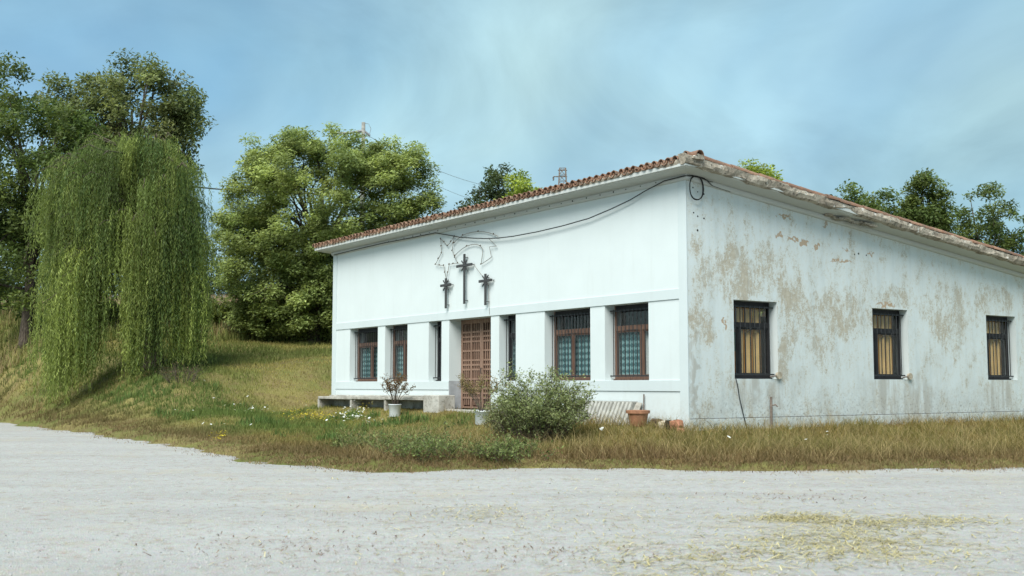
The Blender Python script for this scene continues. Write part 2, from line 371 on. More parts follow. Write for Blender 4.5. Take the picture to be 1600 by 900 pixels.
def uv(x, y):
    dx_, dy_ = x - CAM.x, y - CAM.y
    return dx_ * RT.x + dy_ * RT.y, dx_ * AX.x + dy_ * AX.y
def ground(x, y):
    x = np.asarray(x, float); y = np.asarray(y, float)
    s = edge_dist(x, y); s = s + (fbm(x, y, .9, 2) - .5) * 1.1 + (vnoise(x, y, 4.5, 8) - .5) * .35
    u, v = uv(x, y); db = bdist(x, y)
    near = -.5 + np.clip(.20 * s, -.18, .14) + .02 * np.clip(s - 1.5, 0, 4)
    hill = np.interp(v, [24, 28, 32, 36, 40, 45, 55, 65, 80, 110, 170, 400, 900], [0, .10, .38, .80, 1.35, 2.0, 3.35, 5.3, 6.6, 9.0, 12, 20, 30])
    hill = hill * smooth(.5, 7.5, db) * smooth(0, 5, s)
    wz = np.interp(x, [-18, -9, -5, -1, 0.3], [.26, .28, .13, .10, 0.0])
    wz = np.where((y > 0) & (x > -.2), 0.0, wz)
    wb = np.exp(-(db / 1.55) ** 2)
    h = near + hill
    h = h * (1 - wb) + wz * wb
    h = h + (fbm(x, y, .5, 4) - .5) * .12 * smooth(.5, 3, s) * smooth(.2, 1.5, db) + (fbm(x, y, .12, 6) - .5) * .5 * smooth(10, 40, db) * smooth(3, 9, s)
    return np.where(s < -1.2, -.68, h)
def gz(x, y): return float(ground(np.array([x]), np.array([y]))[0])
def sinh_grid(cx, cy, A, kk, n):
    t = np.linspace(-1, 1, n); g = A * np.sinh(kk * t) / np.sinh(kk)
    X, Y = np.meshgrid(cx + g, cy + g, indexing='ij'); i = np.arange(n * n).reshape(n, n)
    F = np.stack([i[:-1, :-1], i[1:, :-1], i[1:, 1:], i[:-1, 1:]], -1).reshape(-1, 4)
    return X.ravel(), Y.ravel(), F
X, Y, F = sinh_grid(-5, -5, 900, 6.3, 460)
lawn = link('lawn', fastmesh('lawn', np.stack([X, Y, ground(X, Y)], 1), F), M['turf'], sm=True); lawn['kind'] = 'structure'
X, Y, F = sinh_grid(2, -11, 500, 5.2, 420)
rz = lambda x, y: -.5 + (fbm(x, y, .35, 12) - .5) * .05 + (vnoise(x, y, 1.8, 3) - .5) * .012 + (fbm((x * RT.x + y * RT.y) * .12, x * AX.x + y * AX.y, 1.1, 21) - .5) * .015
road = link('gravel_yard', fastmesh('gravel_yard', np.stack([X, Y, rz(X, Y)], 1), F), M['gravel'], sm=True); road['kind'] = 'structure'

# ------------------------------------------------------------------ the building
TOP, SLOPE = 5.43, .112
b = thing('chapel', 'long low white chapel with peeling side wall, barred windows and tiled shed roof', 'building', Vector((BL / 2, BW / 2, 0)))
LF = lambda a, d, z: (a, d, z)          # front facade: along x, depth into +y
LS = lambda a, d, z: (-d, a, z)         # side facade: along y, depth into -x
REV = .30
ZW0, ZW1 = 1.09, 2.85
FRONT = [(-16.19, -14.21, ZW0, ZW1), (-13.72, -12.28, ZW0, ZW1), (-11.0, -10.27, ZW0, ZW1), (-9.84, -7.675, .30, ZW1), (-7.27, -6.49, ZW0, ZW1), (-5.21, -3.36, ZW0, ZW1), (-2.81, -1.27, ZW0, ZW1)]
SIDE = [(1.39, 2.80, 1.12, 2.88), (6.22, 7.62, 1.12, 2.88), (11.05, 12.46, 1.12, 2.88)]
def wall(a0, a1, z0, top, ops, L, mat, name='wall', depth=.36):
    xs = sorted({a0, a1, *[o[0] for o in ops], *[o[1] for o in ops]}); zs = sorted({z0, *[o[2] for o in ops], *[o[3] for o in ops]})
    m = MB(); g = {}
    for i, x in enumerate(xs):
        for j, z in enumerate(zs + [None]): g[i, j] = len(m.v); m.v.append(L(x, 0, top(x) if z is None else z))
    for i in range(len(xs) - 1):
        for j in range(len(zs)):
            cx = (xs[i] + xs[i + 1]) / 2; cz = (zs[j] + (zs[j + 1] if j + 1 < len(zs) else 9)) / 2
            if any(o[0] < cx < o[1] and o[2] < cz < o[3] for o in ops): continue
            m.f.append((g[i, j], g[i + 1, j], g[i + 1, j + 1], g[i, j + 1]))
    for x0, x1, q0, q1 in ops:
        p = [(x0, q0), (x1, q0), (x1, q1), (x0, q1)]
        for n_ in range(4):
            (ax_, az_), (bx_, bz_) = p[n_], p[(n_ + 1) % 4]
            m.add([L(ax_, 0, az_), L(bx_, 0, bz_), L(bx_, depth, bz_), L(ax_, depth, az_)], [(0, 1, 2, 3)])
    return m.build(name, mat, b)
topf = lambda a: TOP
tops = lambda a: TOP - SLOPE * a
wall(BL, 0, -.5, topf, FRONT, LF, M['plaster'], depth=.50)
wall(0, BW, -.5, tops, SIDE, LS, M['side'])
m = MB(); m.add([(BL, 0, -.5), (BL, BW, -.5), (BL, BW, tops(BW)), (BL, 0, TOP)], [(0, 1, 2, 3)]); m.add([(BL, BW, -.5), (0, BW, -.5), (0, BW, tops(BW)), (BL, BW, tops(BW))], [(0, 1, 2, 3)])
m.build('wall', M['side'], b)
m = MB(); m.add([(BL, 0, .02), (0, 0, .02), (0, BW, .02), (BL, BW, .02)], [(0, 1, 2, 3)]); m.build('floor', M['interior'], b)
# relief on the front: bands 22 mm proud of the wall
PR = -.022
m = MB(); m.box(-17.22, -.247, PR, .002, 2.852, 3.075); m.build('lintel_band', M['band'], b, bevel=.004)
for x0, x1 in ((-17.22, -9.842), (-7.673, -.247)):
    m = MB(); m.box(x0, x1, PR, .002, .845, 1.088); m.build('sill_band', M['band'], b, bevel=.004)
m = MB(); m.box(-.247, .008, PR - .004, .002, -.4, TOP - .004); m.build('corner_strip', M['band'], b, bevel=.004)
m = MB(); m.box(BL - .004, -17.22, PR - .004, .002, -.4, TOP - .004); m.build('corner_strip', M['band'], b, bevel=.004)
m = MB(); m.box(-9.846, -9.832, -.004, .40, .25, 1.10); m.build('jamb_plinth', M['grey_paint'], b)
m = MB(); m.box(-9.9, -7.62, -.35, .44, .02, .30); m.build('door_step', M['concrete'], b, bevel=.015)
m = MB()                                                             # plinth along the side wall, a little proud
m.box(-.005, .02, -.026, BW, -.4, .25); m.build('side_plinth', M['side'], b, bevel=.006)
m = MB(); m.box(-.004, .0125, .0, BW - .01, .251, .262); m.build('plinth_shadow_line', M['hole'], b)  # dark strip stands in for the shadow line of the gap over the plinth

# ---- windows
def curtain(L, a0, a1, d, z0, z1, mat, parent, waves=16, amp=.02):
    m = MB(); n = 64
    vv = []
    for i in range(n + 1):
        t = i / n; a = a0 + (a1 - a0) * t; dd = d + amp * math.sin(t * waves * math.pi) + amp * .4 * math.sin(t * 37)
        vv += [L(a, dd, z0), L(a, dd, z1)]
    m.add(vv, [(2 * i, 2 * i + 2, 2 * i + 3, 2 * i + 1) for i in range(n)])
    return m.build('curtain', mat, parent, sm=True)
def window(L, a0, a1, z0, z1, mat, ztr, mulls, dress, rev=REV):
    fr = .055; d0, d1 = rev, rev + .06
    m = MB()
    m.box(a0 + .002, a0 + fr, d0, d1, z0 + .01, z1 - .002, L); m.box(a1 - fr, a1 - .002, d0, d1, z0 + .01, z1 - .002, L)
    m.box(a0 + fr, a1 - fr, d0, d1, z0 + .01, z0 + .10, L); w = m.build('window', mat, b, bevel=.004)
    m = MB(); m.box(a0 + fr, a1 - fr, d0, d1, z1 - .14, z1 - .002, L); m.build('head_rail', M['black_wood'], w, bevel=.004)
    m = MB(); m.box(a0 + fr, a1 - fr, d0 - .012, d1 + .003, ztr - .06, ztr + .06, L); m.build('transom', mat, w, bevel=.004)
    for q in mulls:
        m = MB(); m.box(q - .04, q + .04, d0 - .008, d1 + .005, z0 + .10, ztr - .06, L); m.build('mullion', mat, w, bevel=.004)
    cells = [a0 + fr] + list(mulls) + [a1 - fr]
    for q0, q1 in zip(cells[:-1], cells[1:]):
        m = MB(); m.box(q0, q1, d0 + .028, d0 + .032, z0 + .09, ztr - .06, L); m.build('pane', M['glass'], w)
        sm_ = .03                                                   # casement stiles round each lower pane
        m = MB(); i0 = q0 + (.04 if q0 in mulls else 0) ; i1 = q1 - (.04 if q1 in mulls else 0)
        m.box(i0, i0 + sm_, d0 + .008, d0 + .05, z0 + .10, ztr - .06, L); m.box(i1 - sm_, i1, d0 + .008, d0 + .05, z0 + .10, ztr - .06, L)
        m.box(i0 + sm_, i1 - sm_, d0 + .008, d0 + .05, z0 + .10, z0 + .135, L); m.box(i0 + sm_, i1 - sm_, d0 + .008, d0 + .05, ztr - .095, ztr - .06, L)
        m.build('casement', mat, w, bevel=.003)
    m = MB(); m.box(a0 + fr, a1 - fr, d0 + .028, d0 + .032, ztr + .06, z1 - .13, L); m.build('pane', M['glass'], w)
    if dress == 'teal':
        curtain(L, a0 + .02, a1 - .02, rev + .14, z0 + .02, ztr + .06, M['curtain'], w)
    elif dress == 'teal_white':
        curtain(L, a0 + .02, mulls[0], rev + .14, z0 + .02, ztr + .06, M['curtain'], w)
        curtain(L, mulls[0], a1 - .02, rev + .13, z0 + .02, ztr + .06, M['white_curtain'], w, 6)
    elif dress == 'blind':
        n = 9
        for i in range(n):
            q = a0 + .10 + (a1 - a0 - .2) * i / n; ww = (a1 - a0 - .2) / n
            m = MB(); zz = z0 + .06 + .03 * (i % 3)
            tw = .05 if i % 2 else -.02
            p0, p1 = (q + .008, rev + .12 + tw), (q + ww * .66, rev + .12 - tw)
            m.add([L(p0[0], p0[1], zz), L(p1[0], p1[1], zz), L(p1[0], p1[1], z1 - .03), L(p0[0], p0[1], z1 - .03),
                   L(p0[0], p0[1] + .006, zz), L(p1[0], p1[1] + .006, zz), L(p1[0], p1[1] + .006, z1 - .03), L(p0[0], p0[1] + .006, z1 - .03)],
                  [(0, 1, 2, 3), (7, 6, 5, 4), (0, 4, 5, 1), (1, 5, 6, 2), (2, 6, 7, 3), (3, 7, 4, 0)])
            m.build('blind_slat', M['blind_pale'] if i % 2 else M['blind'], w)
    m = MB(); e = rev + .9                                           # dim room behind
    m.add([L(a0 - .4, e, z0 - .3), L(a1 + .4, e, z0 - .3), L(a1 + .4, e, z1 + .2), L(a0 - .4, e, z1 + .2)], [(0, 1, 2, 3)]); m.build('room_backdrop', M['interior'], w)
    m = MB(); m.box(a0 + .001, a1 - .001, rev - .05, rev + .08, z0 + .001, z0 + .035, L); m.build('inner_sill', mat, w, bevel=.004)
    return w
def grille(L, a0, a1, z0, z1, sp=.135, d=.16, orn=True):
    r = .0115; zt, zb = z1 - .13, z0 + .10
    m = MB(); m.box(a0 - .0, a1, d - .006, d + .006, zt - .016, zt + .016, L); g = m.build('window_grille', M['iron'], b)
    m = MB(); m.box(a0, a1, d - .006, d + .006, zb - .016, zb + .016, L); m.build('rail', M['iron'], g)
    n = max(2, round((a1 - a0) / sp)); c = (a0 + a1) / 2
    short = set()
    if orn and n > 6: short = {n // 2 - 1, n // 2, n // 2 + 1}
    zo = z0 + (z1 - z0) * .66
    for i in range(1, n):
        q = a0 + (a1 - a0) * i / n
        lo = zo if i in short and i != n // 2 else zb
        m = MB(); m.tube([L(q, d - .012, lo), L(q, d - .012, zt + .03)], r, 6); m.build('bar', M['iron'], g)
        if lo != zb:
            m = MB(); m.tube([L(q, d - .012, zb - .02), L(q, d - .012, zo - .12)], r, 6); m.build('bar', M['iron'], g)
    if orn and n > 6:
        m = MB(); w_ = .24
        m.tube([L(c - w_, d - .012, zo), L(c + w_, d - .012, zo)], .007, 5)
        for s in (-1, 1):
            m.tube([L(c + s * (w_ - .03 * math.cos(t)) - s * .05, d - .02, zo - .05 - .045 * math.sin(t)) for t in np.linspace(-1.5, 4, 12)], .006, 5)
            m.tube([L(c + s * .04, d - .02, zo - .02), L(c + s * .2, d - .02, zo - .13)], .006, 5)
        m.build('scroll_ornament', M['iron'], g)
    return g
ztr = 2.31
for i, (a0, a1, z0, z1) in enumerate(FRONT):
    if i == 3: continue
    wide = a1 - a0 > 1
    mull = [] if not wide else [a0 + (a1 - a0) * (.5 if i in (0, 1) else (.41 if i == 5 else .62))]
    window(LF, a0, a1, z0, z1, M['wood'] if wide else M['black_wood'], ztr, mull, 'teal_white' if i == 6 else ('teal' if wide else 'teal'))
    grille(LF, a0, a1, z0, z1, orn=wide)
for i, (a0, a1, z0, z1) in enumerate(SIDE):
    w = window(LS, a0, a1, z0, z1, M['black_wood'], 2.34, [a0 + .42], 'blind', .24)
    grille(LS, a0, a1, z0, z1, .16, .12)
    if i == 0:
        m = MB(); m.box(a0 + .09, a0 + .44, .33, .335, 1.75, 2.17, LS); m.build('hanging_cloth', M['green_cloth'], w)
        m = MB(); m.box(a0 + .09, a0 + .44, .33, .335, 1.25, 1.75, LS); m.build('hanging_cloth', M['orange_cloth'], w)

# ---- door: two leaves with a lattice of rails and bars over dark panels
dx0, dx1, dz0, dz1, dd = -9.83, -7.685, .31, 2.845, .40
pat_ = [.30, .115, .115, .30] * 3; rail = .05
sc0 = (dz1 - dz0 - .12 - rail * 11 - .06) / sum(pat_)
mid = (dx0 + dx1) / 2
for x0, x1 in ((dx0, mid - .004), (mid + .004, dx1)):
    m = MB(); m.box(x0, x1, dd + .045, dd + .07, dz0, dz1); d = m.build('door', M['door_back'], b)
    st = .085
    for q0, q1 in ((x0, x0 + st), (x1 - st, x1), ((x0 + x1) / 2 - .04, (x0 + x1) / 2 + .04)):
        m = MB(); m.box(q0, q1, dd - .004, dd + .044, dz0, dz1); m.build('stile', M['door'], d, bevel=.004)
    z = dz1 - .12
    m = MB(); m.box(x0 + st, x1 - st, dd, dd + .04, z, dz1 - .002); m.build('rail', M['door'], d, bevel=.003)
    for h_ in pat_:
        z -= h_ * sc0
        m = MB(); m.box(x0 + st, x1 - st, dd + .004, dd + .036, max(z - rail, dz0 + .002), z); m.build('rail', M['door'], d, bevel=.003)
        z -= rail
    for q0, q1 in ((x0 + st, (x0 + x1) / 2 - .04), ((x0 + x1) / 2 + .04, x1 - st)):
        n = 4
        for i in range(1, n):
            q = q0 + (q1 - q0) * i / n
            m = MB(); m.box(q - .018, q + .018, dd + .008, dd + .032, dz0 + .1, dz1 - .12); m.build('slat', M['door'], d, bevel=.003)
    if x0 > mid:
        m = MB(); m.tube([(x0 + .05, dd - .06, 1.30), (x0 + .05, dd - .06, 1.46)], .011, 8); m.tube([(x0 + .05, dd, 1.31), (x0 + .05, dd - .06, 1.31)], .008); m.tube([(x0 + .05, dd, 1.45), (x0 + .05, dd - .06, 1.45)], .008)
        m.build('handle', M['iron'], d)
m = MB(); m.add([(dx0 - .3, dd + .3, 0), (dx1 + .3, dd + .3, 0), (dx1 + .3, dd + .3, 3), (dx0 - .3, dd + .3, 3)], [(0, 1, 2, 3)]); m.build('room_backdrop', M['interior'], b)

# ---- cornice: one profile swept round left side, front and right side with mitred corners
def zdrop(y): return -SLOPE * max(y, 0)
prof = [(0, 5.425), (.045, 5.43), (.07, 5.465), (.07, 5.525), (.05, 5.545), (.12, 5.56), (.30, 5.585), (.43, 5.60), (.445, 5.62), (.50, 5.622), (.50, 5.705), (-.2, 5.705)]
rows = []
for o, z in prof:
    seg = [(BL - o, BW)] + [(BL - o, -o)] + [(BL + (0 - BL) * i / 40 + (o * (2 * i / 40 - 1)), -o) for i in range(1, 40)] + [(o, -o)] + [(o, BW * i / 40) for i in range(0, 41)]
    rows.append([(x, y + 0, z + zdrop(y) + .012 * (fbm(x, y, 3, 1) - .5)) for x, y in seg])
m = MB(); n = len(rows[0])
m.add([p for r_ in rows for p in r_], [(i * n + j, i * n + j + 1, (i + 1) * n + j + 1, (i + 1) * n + j) for i in range(len(rows) - 1) for j in range(n - 1)])
m.build('cornice', M['cornice'], b)
# rough verge of mortar along the right side, broken in places
m = MB(); vv = []; N = 150
prof2 = [(.40, .17), (.475, .165), (.53, .20), (.545, .27), (.53, .36), (.49, .395), (.30, .40)]
for i in range(N + 1):
    y = -.52 + (BW + .52) * i / N; hole = math.exp(-((y - 4.75) / .30) ** 2) + .6 * math.exp(-((y - 1.1) / .16) ** 2) + .5 * math.exp(-((y - 2.3) / .2) ** 2)
    for j, (o, dz) in enumerate(prof2):
        nz_ = float(vnoise(y, j * .7, 3.1, 2)) - .5; nf_ = float(vnoise(y, j, 11, 6)) - .5
        vv.append((o + .05 * nz_ + .03 * nf_ - (.05 * hole if j in (1, 2, 3) else 0), y, TOP + dz - SLOPE * y + .035 * nz_ + .018 * nf_ + (.05 * hole if j < 3 else 0)))
P_ = len(prof2)
m.add(vv, [(i * P_ + j, i * P_ + j + 1, (i + 1) * P_ + j + 1, (i + 1) * P_ + j) for i in range(N) for j in range(P_ - 1)] + [tuple(range(P_))])
m.build('verge', M['mortar'], b, sm=False)
# broken soffit flakes by the hole
m = MB()
for i in range(9):
    y = 4.55 + .16 * i; z = TOP + .10 - SLOPE * y - .02 * (i % 3)
    r_ = [.10, .05, .12, .09, .07][i % 5]
    pts = [(.12 + .03 * i + r_ * math.cos(t) * random.uniform(.6, 1.2), y + 1.6 * r_ * math.sin(t) * random.uniform(.6, 1.2), z - .02 + .015 * random.random()) for t in np.linspace(0, 2 * math.pi, 8)[:-1]]
    pts2 = [(x * .97 + .01, yy, zz + .05) for x, yy, zz in pts]
    nn = len(pts); m.add(pts + pts2, [tuple(range(nn)), tuple(range(nn, 2 * nn))] + [(q, (q + 1) % nn, nn + (q + 1) % nn, nn + q) for q in range(nn)])
m.build('broken_soffit', M['mortar'], b)
# vent holes along the bed mould
for i in range(26):
    x = -13.4 + i * .5 + random.uniform(-.04, .04)
    m = MB(); m.tube([(x, -.066, 5.495), (x, -.078, 5.495)], random.uniform(.012, .022), 8); m.build('vent_hole', M['hole'], b)
for y, z in [(.20, 5.28), (.34, 5.2), (.52, 5.17), (.21, 4.73), (.33, 4.66), (.52, 4.63), (.32, 4.35), (5.6, 4.17), (5.75, 4.2), (6.05, 4.18)]:
    m = MB(); m.tube([(-.005, y, z), (.006, y, z)], random.uniform(.012, .025), 8); m.build('anchor_hole', M['hole'], b)

# ---- roof
roofb = MB(); roofb.add([(BL - .5, -.40, 5.70 + .044), (.42, -.40, 5.70 + .044), (.42, BW + .4, 5.70 - SLOPE * (BW + .4)), (BL - .5, BW + .4, 5.70 - SLOPE * (BW + .4))], [(0, 1, 2, 3)])
roof = roofb.build('roof', M['mortar'], b)
PITCHX = .222; NC = 82; X0 = -17.98
# tile field behind the first course
nx, courses = NC * 8, 36
vv = []; ff = []
for c_ in range(courses):
    for e in (0, 1):
        y = -.12 + (c_ + e) * .445; zz = 5.752 - SLOPE * y + (.022 if e == 0 else -.004)
        for i in range(nx + 1):
            x = X0 + i * PITCHX / 8; vv.append((x, y, zz + .045 * math.cos(2 * math.pi * i / 8)))
    o_ = c_ * 2 * (nx + 1)
    ff += [(o_ + i, o_ + i + 1, o_ + nx + 2 + i, o_ + nx + 1 + i) for i in range(nx)]
m = MB(); m.v = vv; m.f = ff
tf = m.build('tile_courses', M['tile'], roof, sm=True); tf['kind'] = 'stuff'
def tile_mesh(name, r0, r1, ln, th, up=True, n=8, seed=0):
    rr = random.Random(seed); vv = []
    for y, r in ((0, r0), (ln, r1)):
        for q in (r, r - th):
            for i in range(n + 1):
                t = math.pi * i / n; vv.append((q * math.cos(t) * (1 + rr.uniform(-.03, .03)), y + rr.uniform(-.008, .008) * (y == 0), q * math.sin(t) * (1 if up else -1) * rr.uniform(.97, 1.03)))
    k_ = n + 1; ff = []
    for i in range(n):
        ff += [(i, i + 1, 2 * k_ + i + 1, 2 * k_ + i), (k_ + i, 3 * k_ + i, 3 * k_ + i + 1, k_ + i + 1), (i, k_ + i, k_ + i + 1, i + 1)]
    ff += [(0, 2 * k_, 3 * k_, k_), (n, k_ + n, 3 * k_ + n, 2 * k_ + n)]
    me = bpy.data.meshes.new(name); me.from_pydata(vv, [], ff); me.materials.append(M['tile']); me.update(); return me
cov = [tile_mesh('cover_tile', .098, .078, .47, .016, True, 8, s) for s in range(5)]
pan = [tile_mesh('pan_tile', .092, .10, .47, .016, False, 8, 10 + s) for s in range(3)]
for i in range(NC + 1):
    x = X0 + i * PITCHX
    o = link('cover_tile', random.choice(cov), None, roof); o.location = Vector((x + random.uniform(-.012, .012), -.555 + random.uniform(-.022, .022), 5.772 + random.uniform(-.008, .008)))
    o.rotation_euler = (math.atan(-SLOPE) * .6 + random.uniform(-.03, .03), random.uniform(-.06, .06), random.uniform(-.04, .04)); o.matrix_parent_inverse = roof.matrix_world.inverted()
    if i < NC:
        o = link('pan_tile', random.choice(pan), None, roof); o.location = Vector((x + PITCHX / 2, -.535 + random.uniform(-.01, .01), 5.800)); o.rotation_euler = (math.atan(-SLOPE) * .6, 0, 0)
# mortar bedding under the tile ends, lumpy
m = MB(); vv = []; N = 320
for i in range(N + 1):
    x = BL - .46 + (.92 - BL) * i / N; a = float(vnoise(x, 0, 2.6, 1)); c2 = float(vnoise(x, 5, 9, 3)); chip = .035 * (a > .62)
    for o, z in ((.40, 5.69), (.515 - .03 * a - chip, 5.685 - .025 * c2 * (a > .4)), (.525 - .02 * c2 - chip, 5.73), (.49 - chip, 5.775 + .02 * c2), (.30, 5.78)): vv.append((x, -o, z))
m.add(vv, [(i * 5 + j, i * 5 + j + 1, (i + 1) * 5 + j + 1, (i + 1) * 5 + j) for i in range(N) for j in range(4)]); m.build('tile_bedding', M['mortar'], roof)
# tiles along the verge and the cap row at the high corner
vt = [tile_mesh('verge_tile', .10, .085, .50, .016, True, 8, 30 + s) for s in range(3)]
for i in range(37):
    y = -.42 + i * .445
    o = link('verge_tile', random.choice(vt), None, roof); o.location = Vector((.43 + random.uniform(-.015, .015), y, TOP + .375 - SLOPE * y + random.uniform(-.006, .01))); o.rotation_euler = (math.atan(-SLOPE) + .02 + random.uniform(-.02, .02), random.uniform(-.08, .08), random.uniform(-.03, .03))
ct = [tile_mesh('cap_tile', .115, .095, .48, .018, True, 8, 50 + s) for s in range(2)]
for i in range(5):
    o = link('cap_tile', ct[i % 2], None, roof); o.location = Vector((.62 - i * .42, -.16 + random.uniform(-.02, .02), 5.855 - .016 * i)); o.rotation_euler = (random.uniform(-.05, .05), -.05 + random.uniform(-.02, .02), math.pi / 2)
m = MB(); vv = []
for i in range(15):
    for j in range(8):
        x = .60 - 1.9 * i / 14; t = math.pi * j / 7; r_ = .13 + .05 * random.random()
        vv.append((x, -.17 - r_ * 1.15 * math.cos(t), 5.77 + r_ * .75 * math.sin(t) - .02 * i / 14))
m.add(vv, [(i * 8 + j, i * 8 + j + 1, (i + 1) * 8 + j + 1, (i + 1) * 8 + j) for i in range(14) for j in range(7)] + [tuple(range(8)), tuple(14 * 8 + j for j in range(8))])
m.build('cap_bedding', M['mortar'], roof)

# ------------------------------------------------------------------ things fixed to the walls
def cross(x, z0, z1, za, wa, label):
    t = thing('wall_cross', label, 'cross', Vector((x, 0, z0)), 'iron crosses over the chapel door')
    w = .036
    m = MB(); m.box(x - w, x + w, -.115, -.075, z0, z1); m.build('upright', M['cross'], t, bevel=.004)
    m = MB(); m.box(x - wa, x + wa, -.122, -.0751, za - w, za + w); m.build('crossbar', M['cross'], t, bevel=.004)
    for a in (.25, .75, 1.25, 1.75):
        d = Vector((math.cos(a * math.pi), 0, math.sin(a * math.pi))); nrm = Vector((-d.z, 0, d.x)); c0 = Vector((x, -.14, za))
        m = MB(); p = [c0 + d * .04 + nrm * .013, c0 + d * .04 - nrm * .013, c0 + d * .205 - nrm * .013, c0 + d * .205 + nrm * .013]
        q = [Vector((v_.x, -.085, v_.z)) for v_ in p]; p = [Vector((v_.x, -.110, v_.z)) for v_ in p]
        m.add(p + q, [(0, 1, 2, 3), (7, 6, 5, 4), (0, 4, 5, 1), (1, 5, 6, 2), (2, 6, 7, 3), (3, 7, 4, 0)]); m.build('ray', M['cross'], t)
    for zz, xx in ((z0 + .10, x + .02), (z1 - .10, x + .02), (za, x + wa - .04)):
        m = MB(); m.tube([(xx, -.075, zz), (xx, .01, zz)], .009, 6); m.tube([(xx, -.03, zz), (xx + .07, -.03, zz)], .008, 6); m.build('bracket', M['cross'], t)
cross(-9.884, 3.18, 4.05, 3.85, .28, 'small dark iron cross on the facade, leftmost of three, under the star outline')
cross(-8.885, 3.25, 4.66, 4.335, .40, 'tall dark iron cross in the middle of three above the lattice door')
cross(-7.804, 3.15, 4.01, 3.82, .31, 'small dark iron cross on the facade, rightmost of three, by the narrow window')
starp = [(-10.249, 5.237), (-10.056, 5.123), (-9.864, 4.993), (-9.676, 5.099), (-9.49, 5.227), (-9.55, 5.036), (-9.598, 4.827), (-9.454, 4.616), (-9.298, 4.438), (-9.545, 4.444), (-9.764, 4.447), (-9.837, 4.222), (-9.917, 4.014), (-10.002, 4.236), (-10.068, 4.441), (-10.306, 4.469), (-10.534, 4.509), (-10.373, 4.669), (-10.193, 4.819), (-10.215, 5.022), (-10.249, 5.237)]
outer = [(-9.501, 5.041), (-9.396, 5.102), (-9.242, 5.151), (-9.03, 5.209), (-8.819, 5.235), (-8.521, 5.24), (-8.228, 5.226), (-7.939, 5.184), (-7.712, 5.136), (-7.459, 5.061), (-7.237, 4.98)]
inner = [(-9.454, 4.665), (-9.331, 4.729), (-9.178, 4.786), (-8.997, 4.845), (-8.816, 4.879), (-8.608, 4.896), (-8.431, 4.891), (-8.226, 4.85), (-8.11, 4.807), (-7.995, 4.706), (-8.006, 4.575), (-8.04, 4.452), (-8.079, 4.297), (-7.822, 4.369), (-7.653, 4.416), (-7.552, 4.453)]
tailp = [(-7.655, 4.948), (-7.486, 4.842), (-7.308, 4.724), (-7.665, 4.739), (-7.552, 4.453)]
t = thing('star_light_frame', 'unlit wire outline of a comet star with bulbs on the white facade', 'light frame', Vector((-8.9, 0, 4.0)))
m = MB(); m.tube([(x, -.06, z) for x, z in starp], .0095, 5); m.build('star_outline', M['wire'], t)
m = MB(); m.tube([(x, -.06, z) for x, z in outer], .0095, 5); m.tube([(x, -.06, z) for x, z in inner], .0095, 5); m.tube([(x, -.065, z) for x, z in tailp], .008, 5); m.build('tail_outline', M['wire'], t)
m = MB(); m.tube([(-9.298, -.06, 4.438), (-9.2, -.05, 4.40), (-9.0, -.12, 4.38)], .006, 5); m.tube([(-8.387, -.08, 4.293), (-8.223, -.06, 4.136), (-8.049, -.06, 3.995), (-7.849, -.10, 3.895)], .007, 5)
m.tube([(-7.74, -.05, 3.75), (-7.72, -.04, 3.3), (-7.69, -.04, 2.9)], .006, 5); m.build('lead_wire', M['wire'], t)
for i, (x, z) in enumerate(starp[:-1] + outer[::3] + inner[::4]):
    m = MB(); m.tube([(x - .018, -.07, z), (x + .018, -.07, z + .02)], [.014, .018], 6); m.build('bulb', M['bulb'], t)
cab = [(-17.31, 5.447), (-15.473, 5.463), (-13.688, 5.468), (-12.039, 5.453), (-10.512, 5.447), (-9.788, 5.302), (-9.09, 5.152), (-8.417, 5.052), (-7.768, 4.981), (-7.141, 4.931), (-6.475, 4.901), (-5.38, 4.897), (-4.324, 4.921), (-3.279, 4.985), (-2.413, 5.106), (-1.747, 5.227), (-1.248, 5.343), (-0.596, 5.485)]
m = MB(); m.tube([(x, -.095, z + random.uniform(-.008, .008)) for x, z in cab] + [(.0, -.10, 5.50), (.06, -.07, 5.505), (.10, .1, 5.515), (.10, .32, 5.51), (.10, .50, 5.47)], .0135, 6)
m.tube([(.09, .1, 5.51), (.10, .3, 5.505), (.10, .56, 5.525)], .012, 6)
tag(m.build('drooping_cable', M['cable'], sm=True), 'black cable sagging along the facade under the eave to the corner', 'cable')
m = MB()
for k_, (rx, rz_) in enumerate(((.205, .262), (.215, .255))):
    m.tube([(.09 + .012 * k_ + .01 * math.sin(3 * t_), .215 + rx * math.sin(t_), 5.262 + rz_ * math.cos(t_)) for t_ in np.linspace(0, 2 * math.pi, 33)], .012, 6)
tag(m.build('cable_coil', M['cable'], sm=True), 'loop of black cable hanging at the corner under the eave', 'cable')
m = MB()
m.tube([(.09, .42, 5.51), (.11, .5, 5.47), (.10, .62, 5.40), (.08, .72, 5.36)], .010, 5); m.tube([(.09, .42, 5.50), (.12, .55, 5.44), (.11, .7, 5.44)], .008, 5); m.tube([(.08, .72, 5.36), (.05, 1.0, 5.33), (.05, 1.3, 5.29)], .006, 5)
tag(m.build('loose_cable_ends', M['cable'], sm=True), 'frayed loose cable ends right of the cable loop under the eave', 'cable')
m = MB(); m.tube([(.02, 1.40, 1.13), (.03, 1.45, .95), (.025, 1.50, .70), (.035, 1.58, .40), (.05, 1.69, .02)], .011, 5)
tag(m.build('hanging_cable', M['cable'], sm=True), 'thin black cable hanging from the nearer side window sill to the grass', 'cable')
t = thing('standpipe', 'rusty metal standpipe with small tap against the peeling side wall', 'pipe', Vector((.1, 2.43, -.1)))
m = MB(); m.tube([(.10, 2.43, -.2), (.10, 2.43, .72)], .030, 8); m.build('pipe', M['rust'], t)
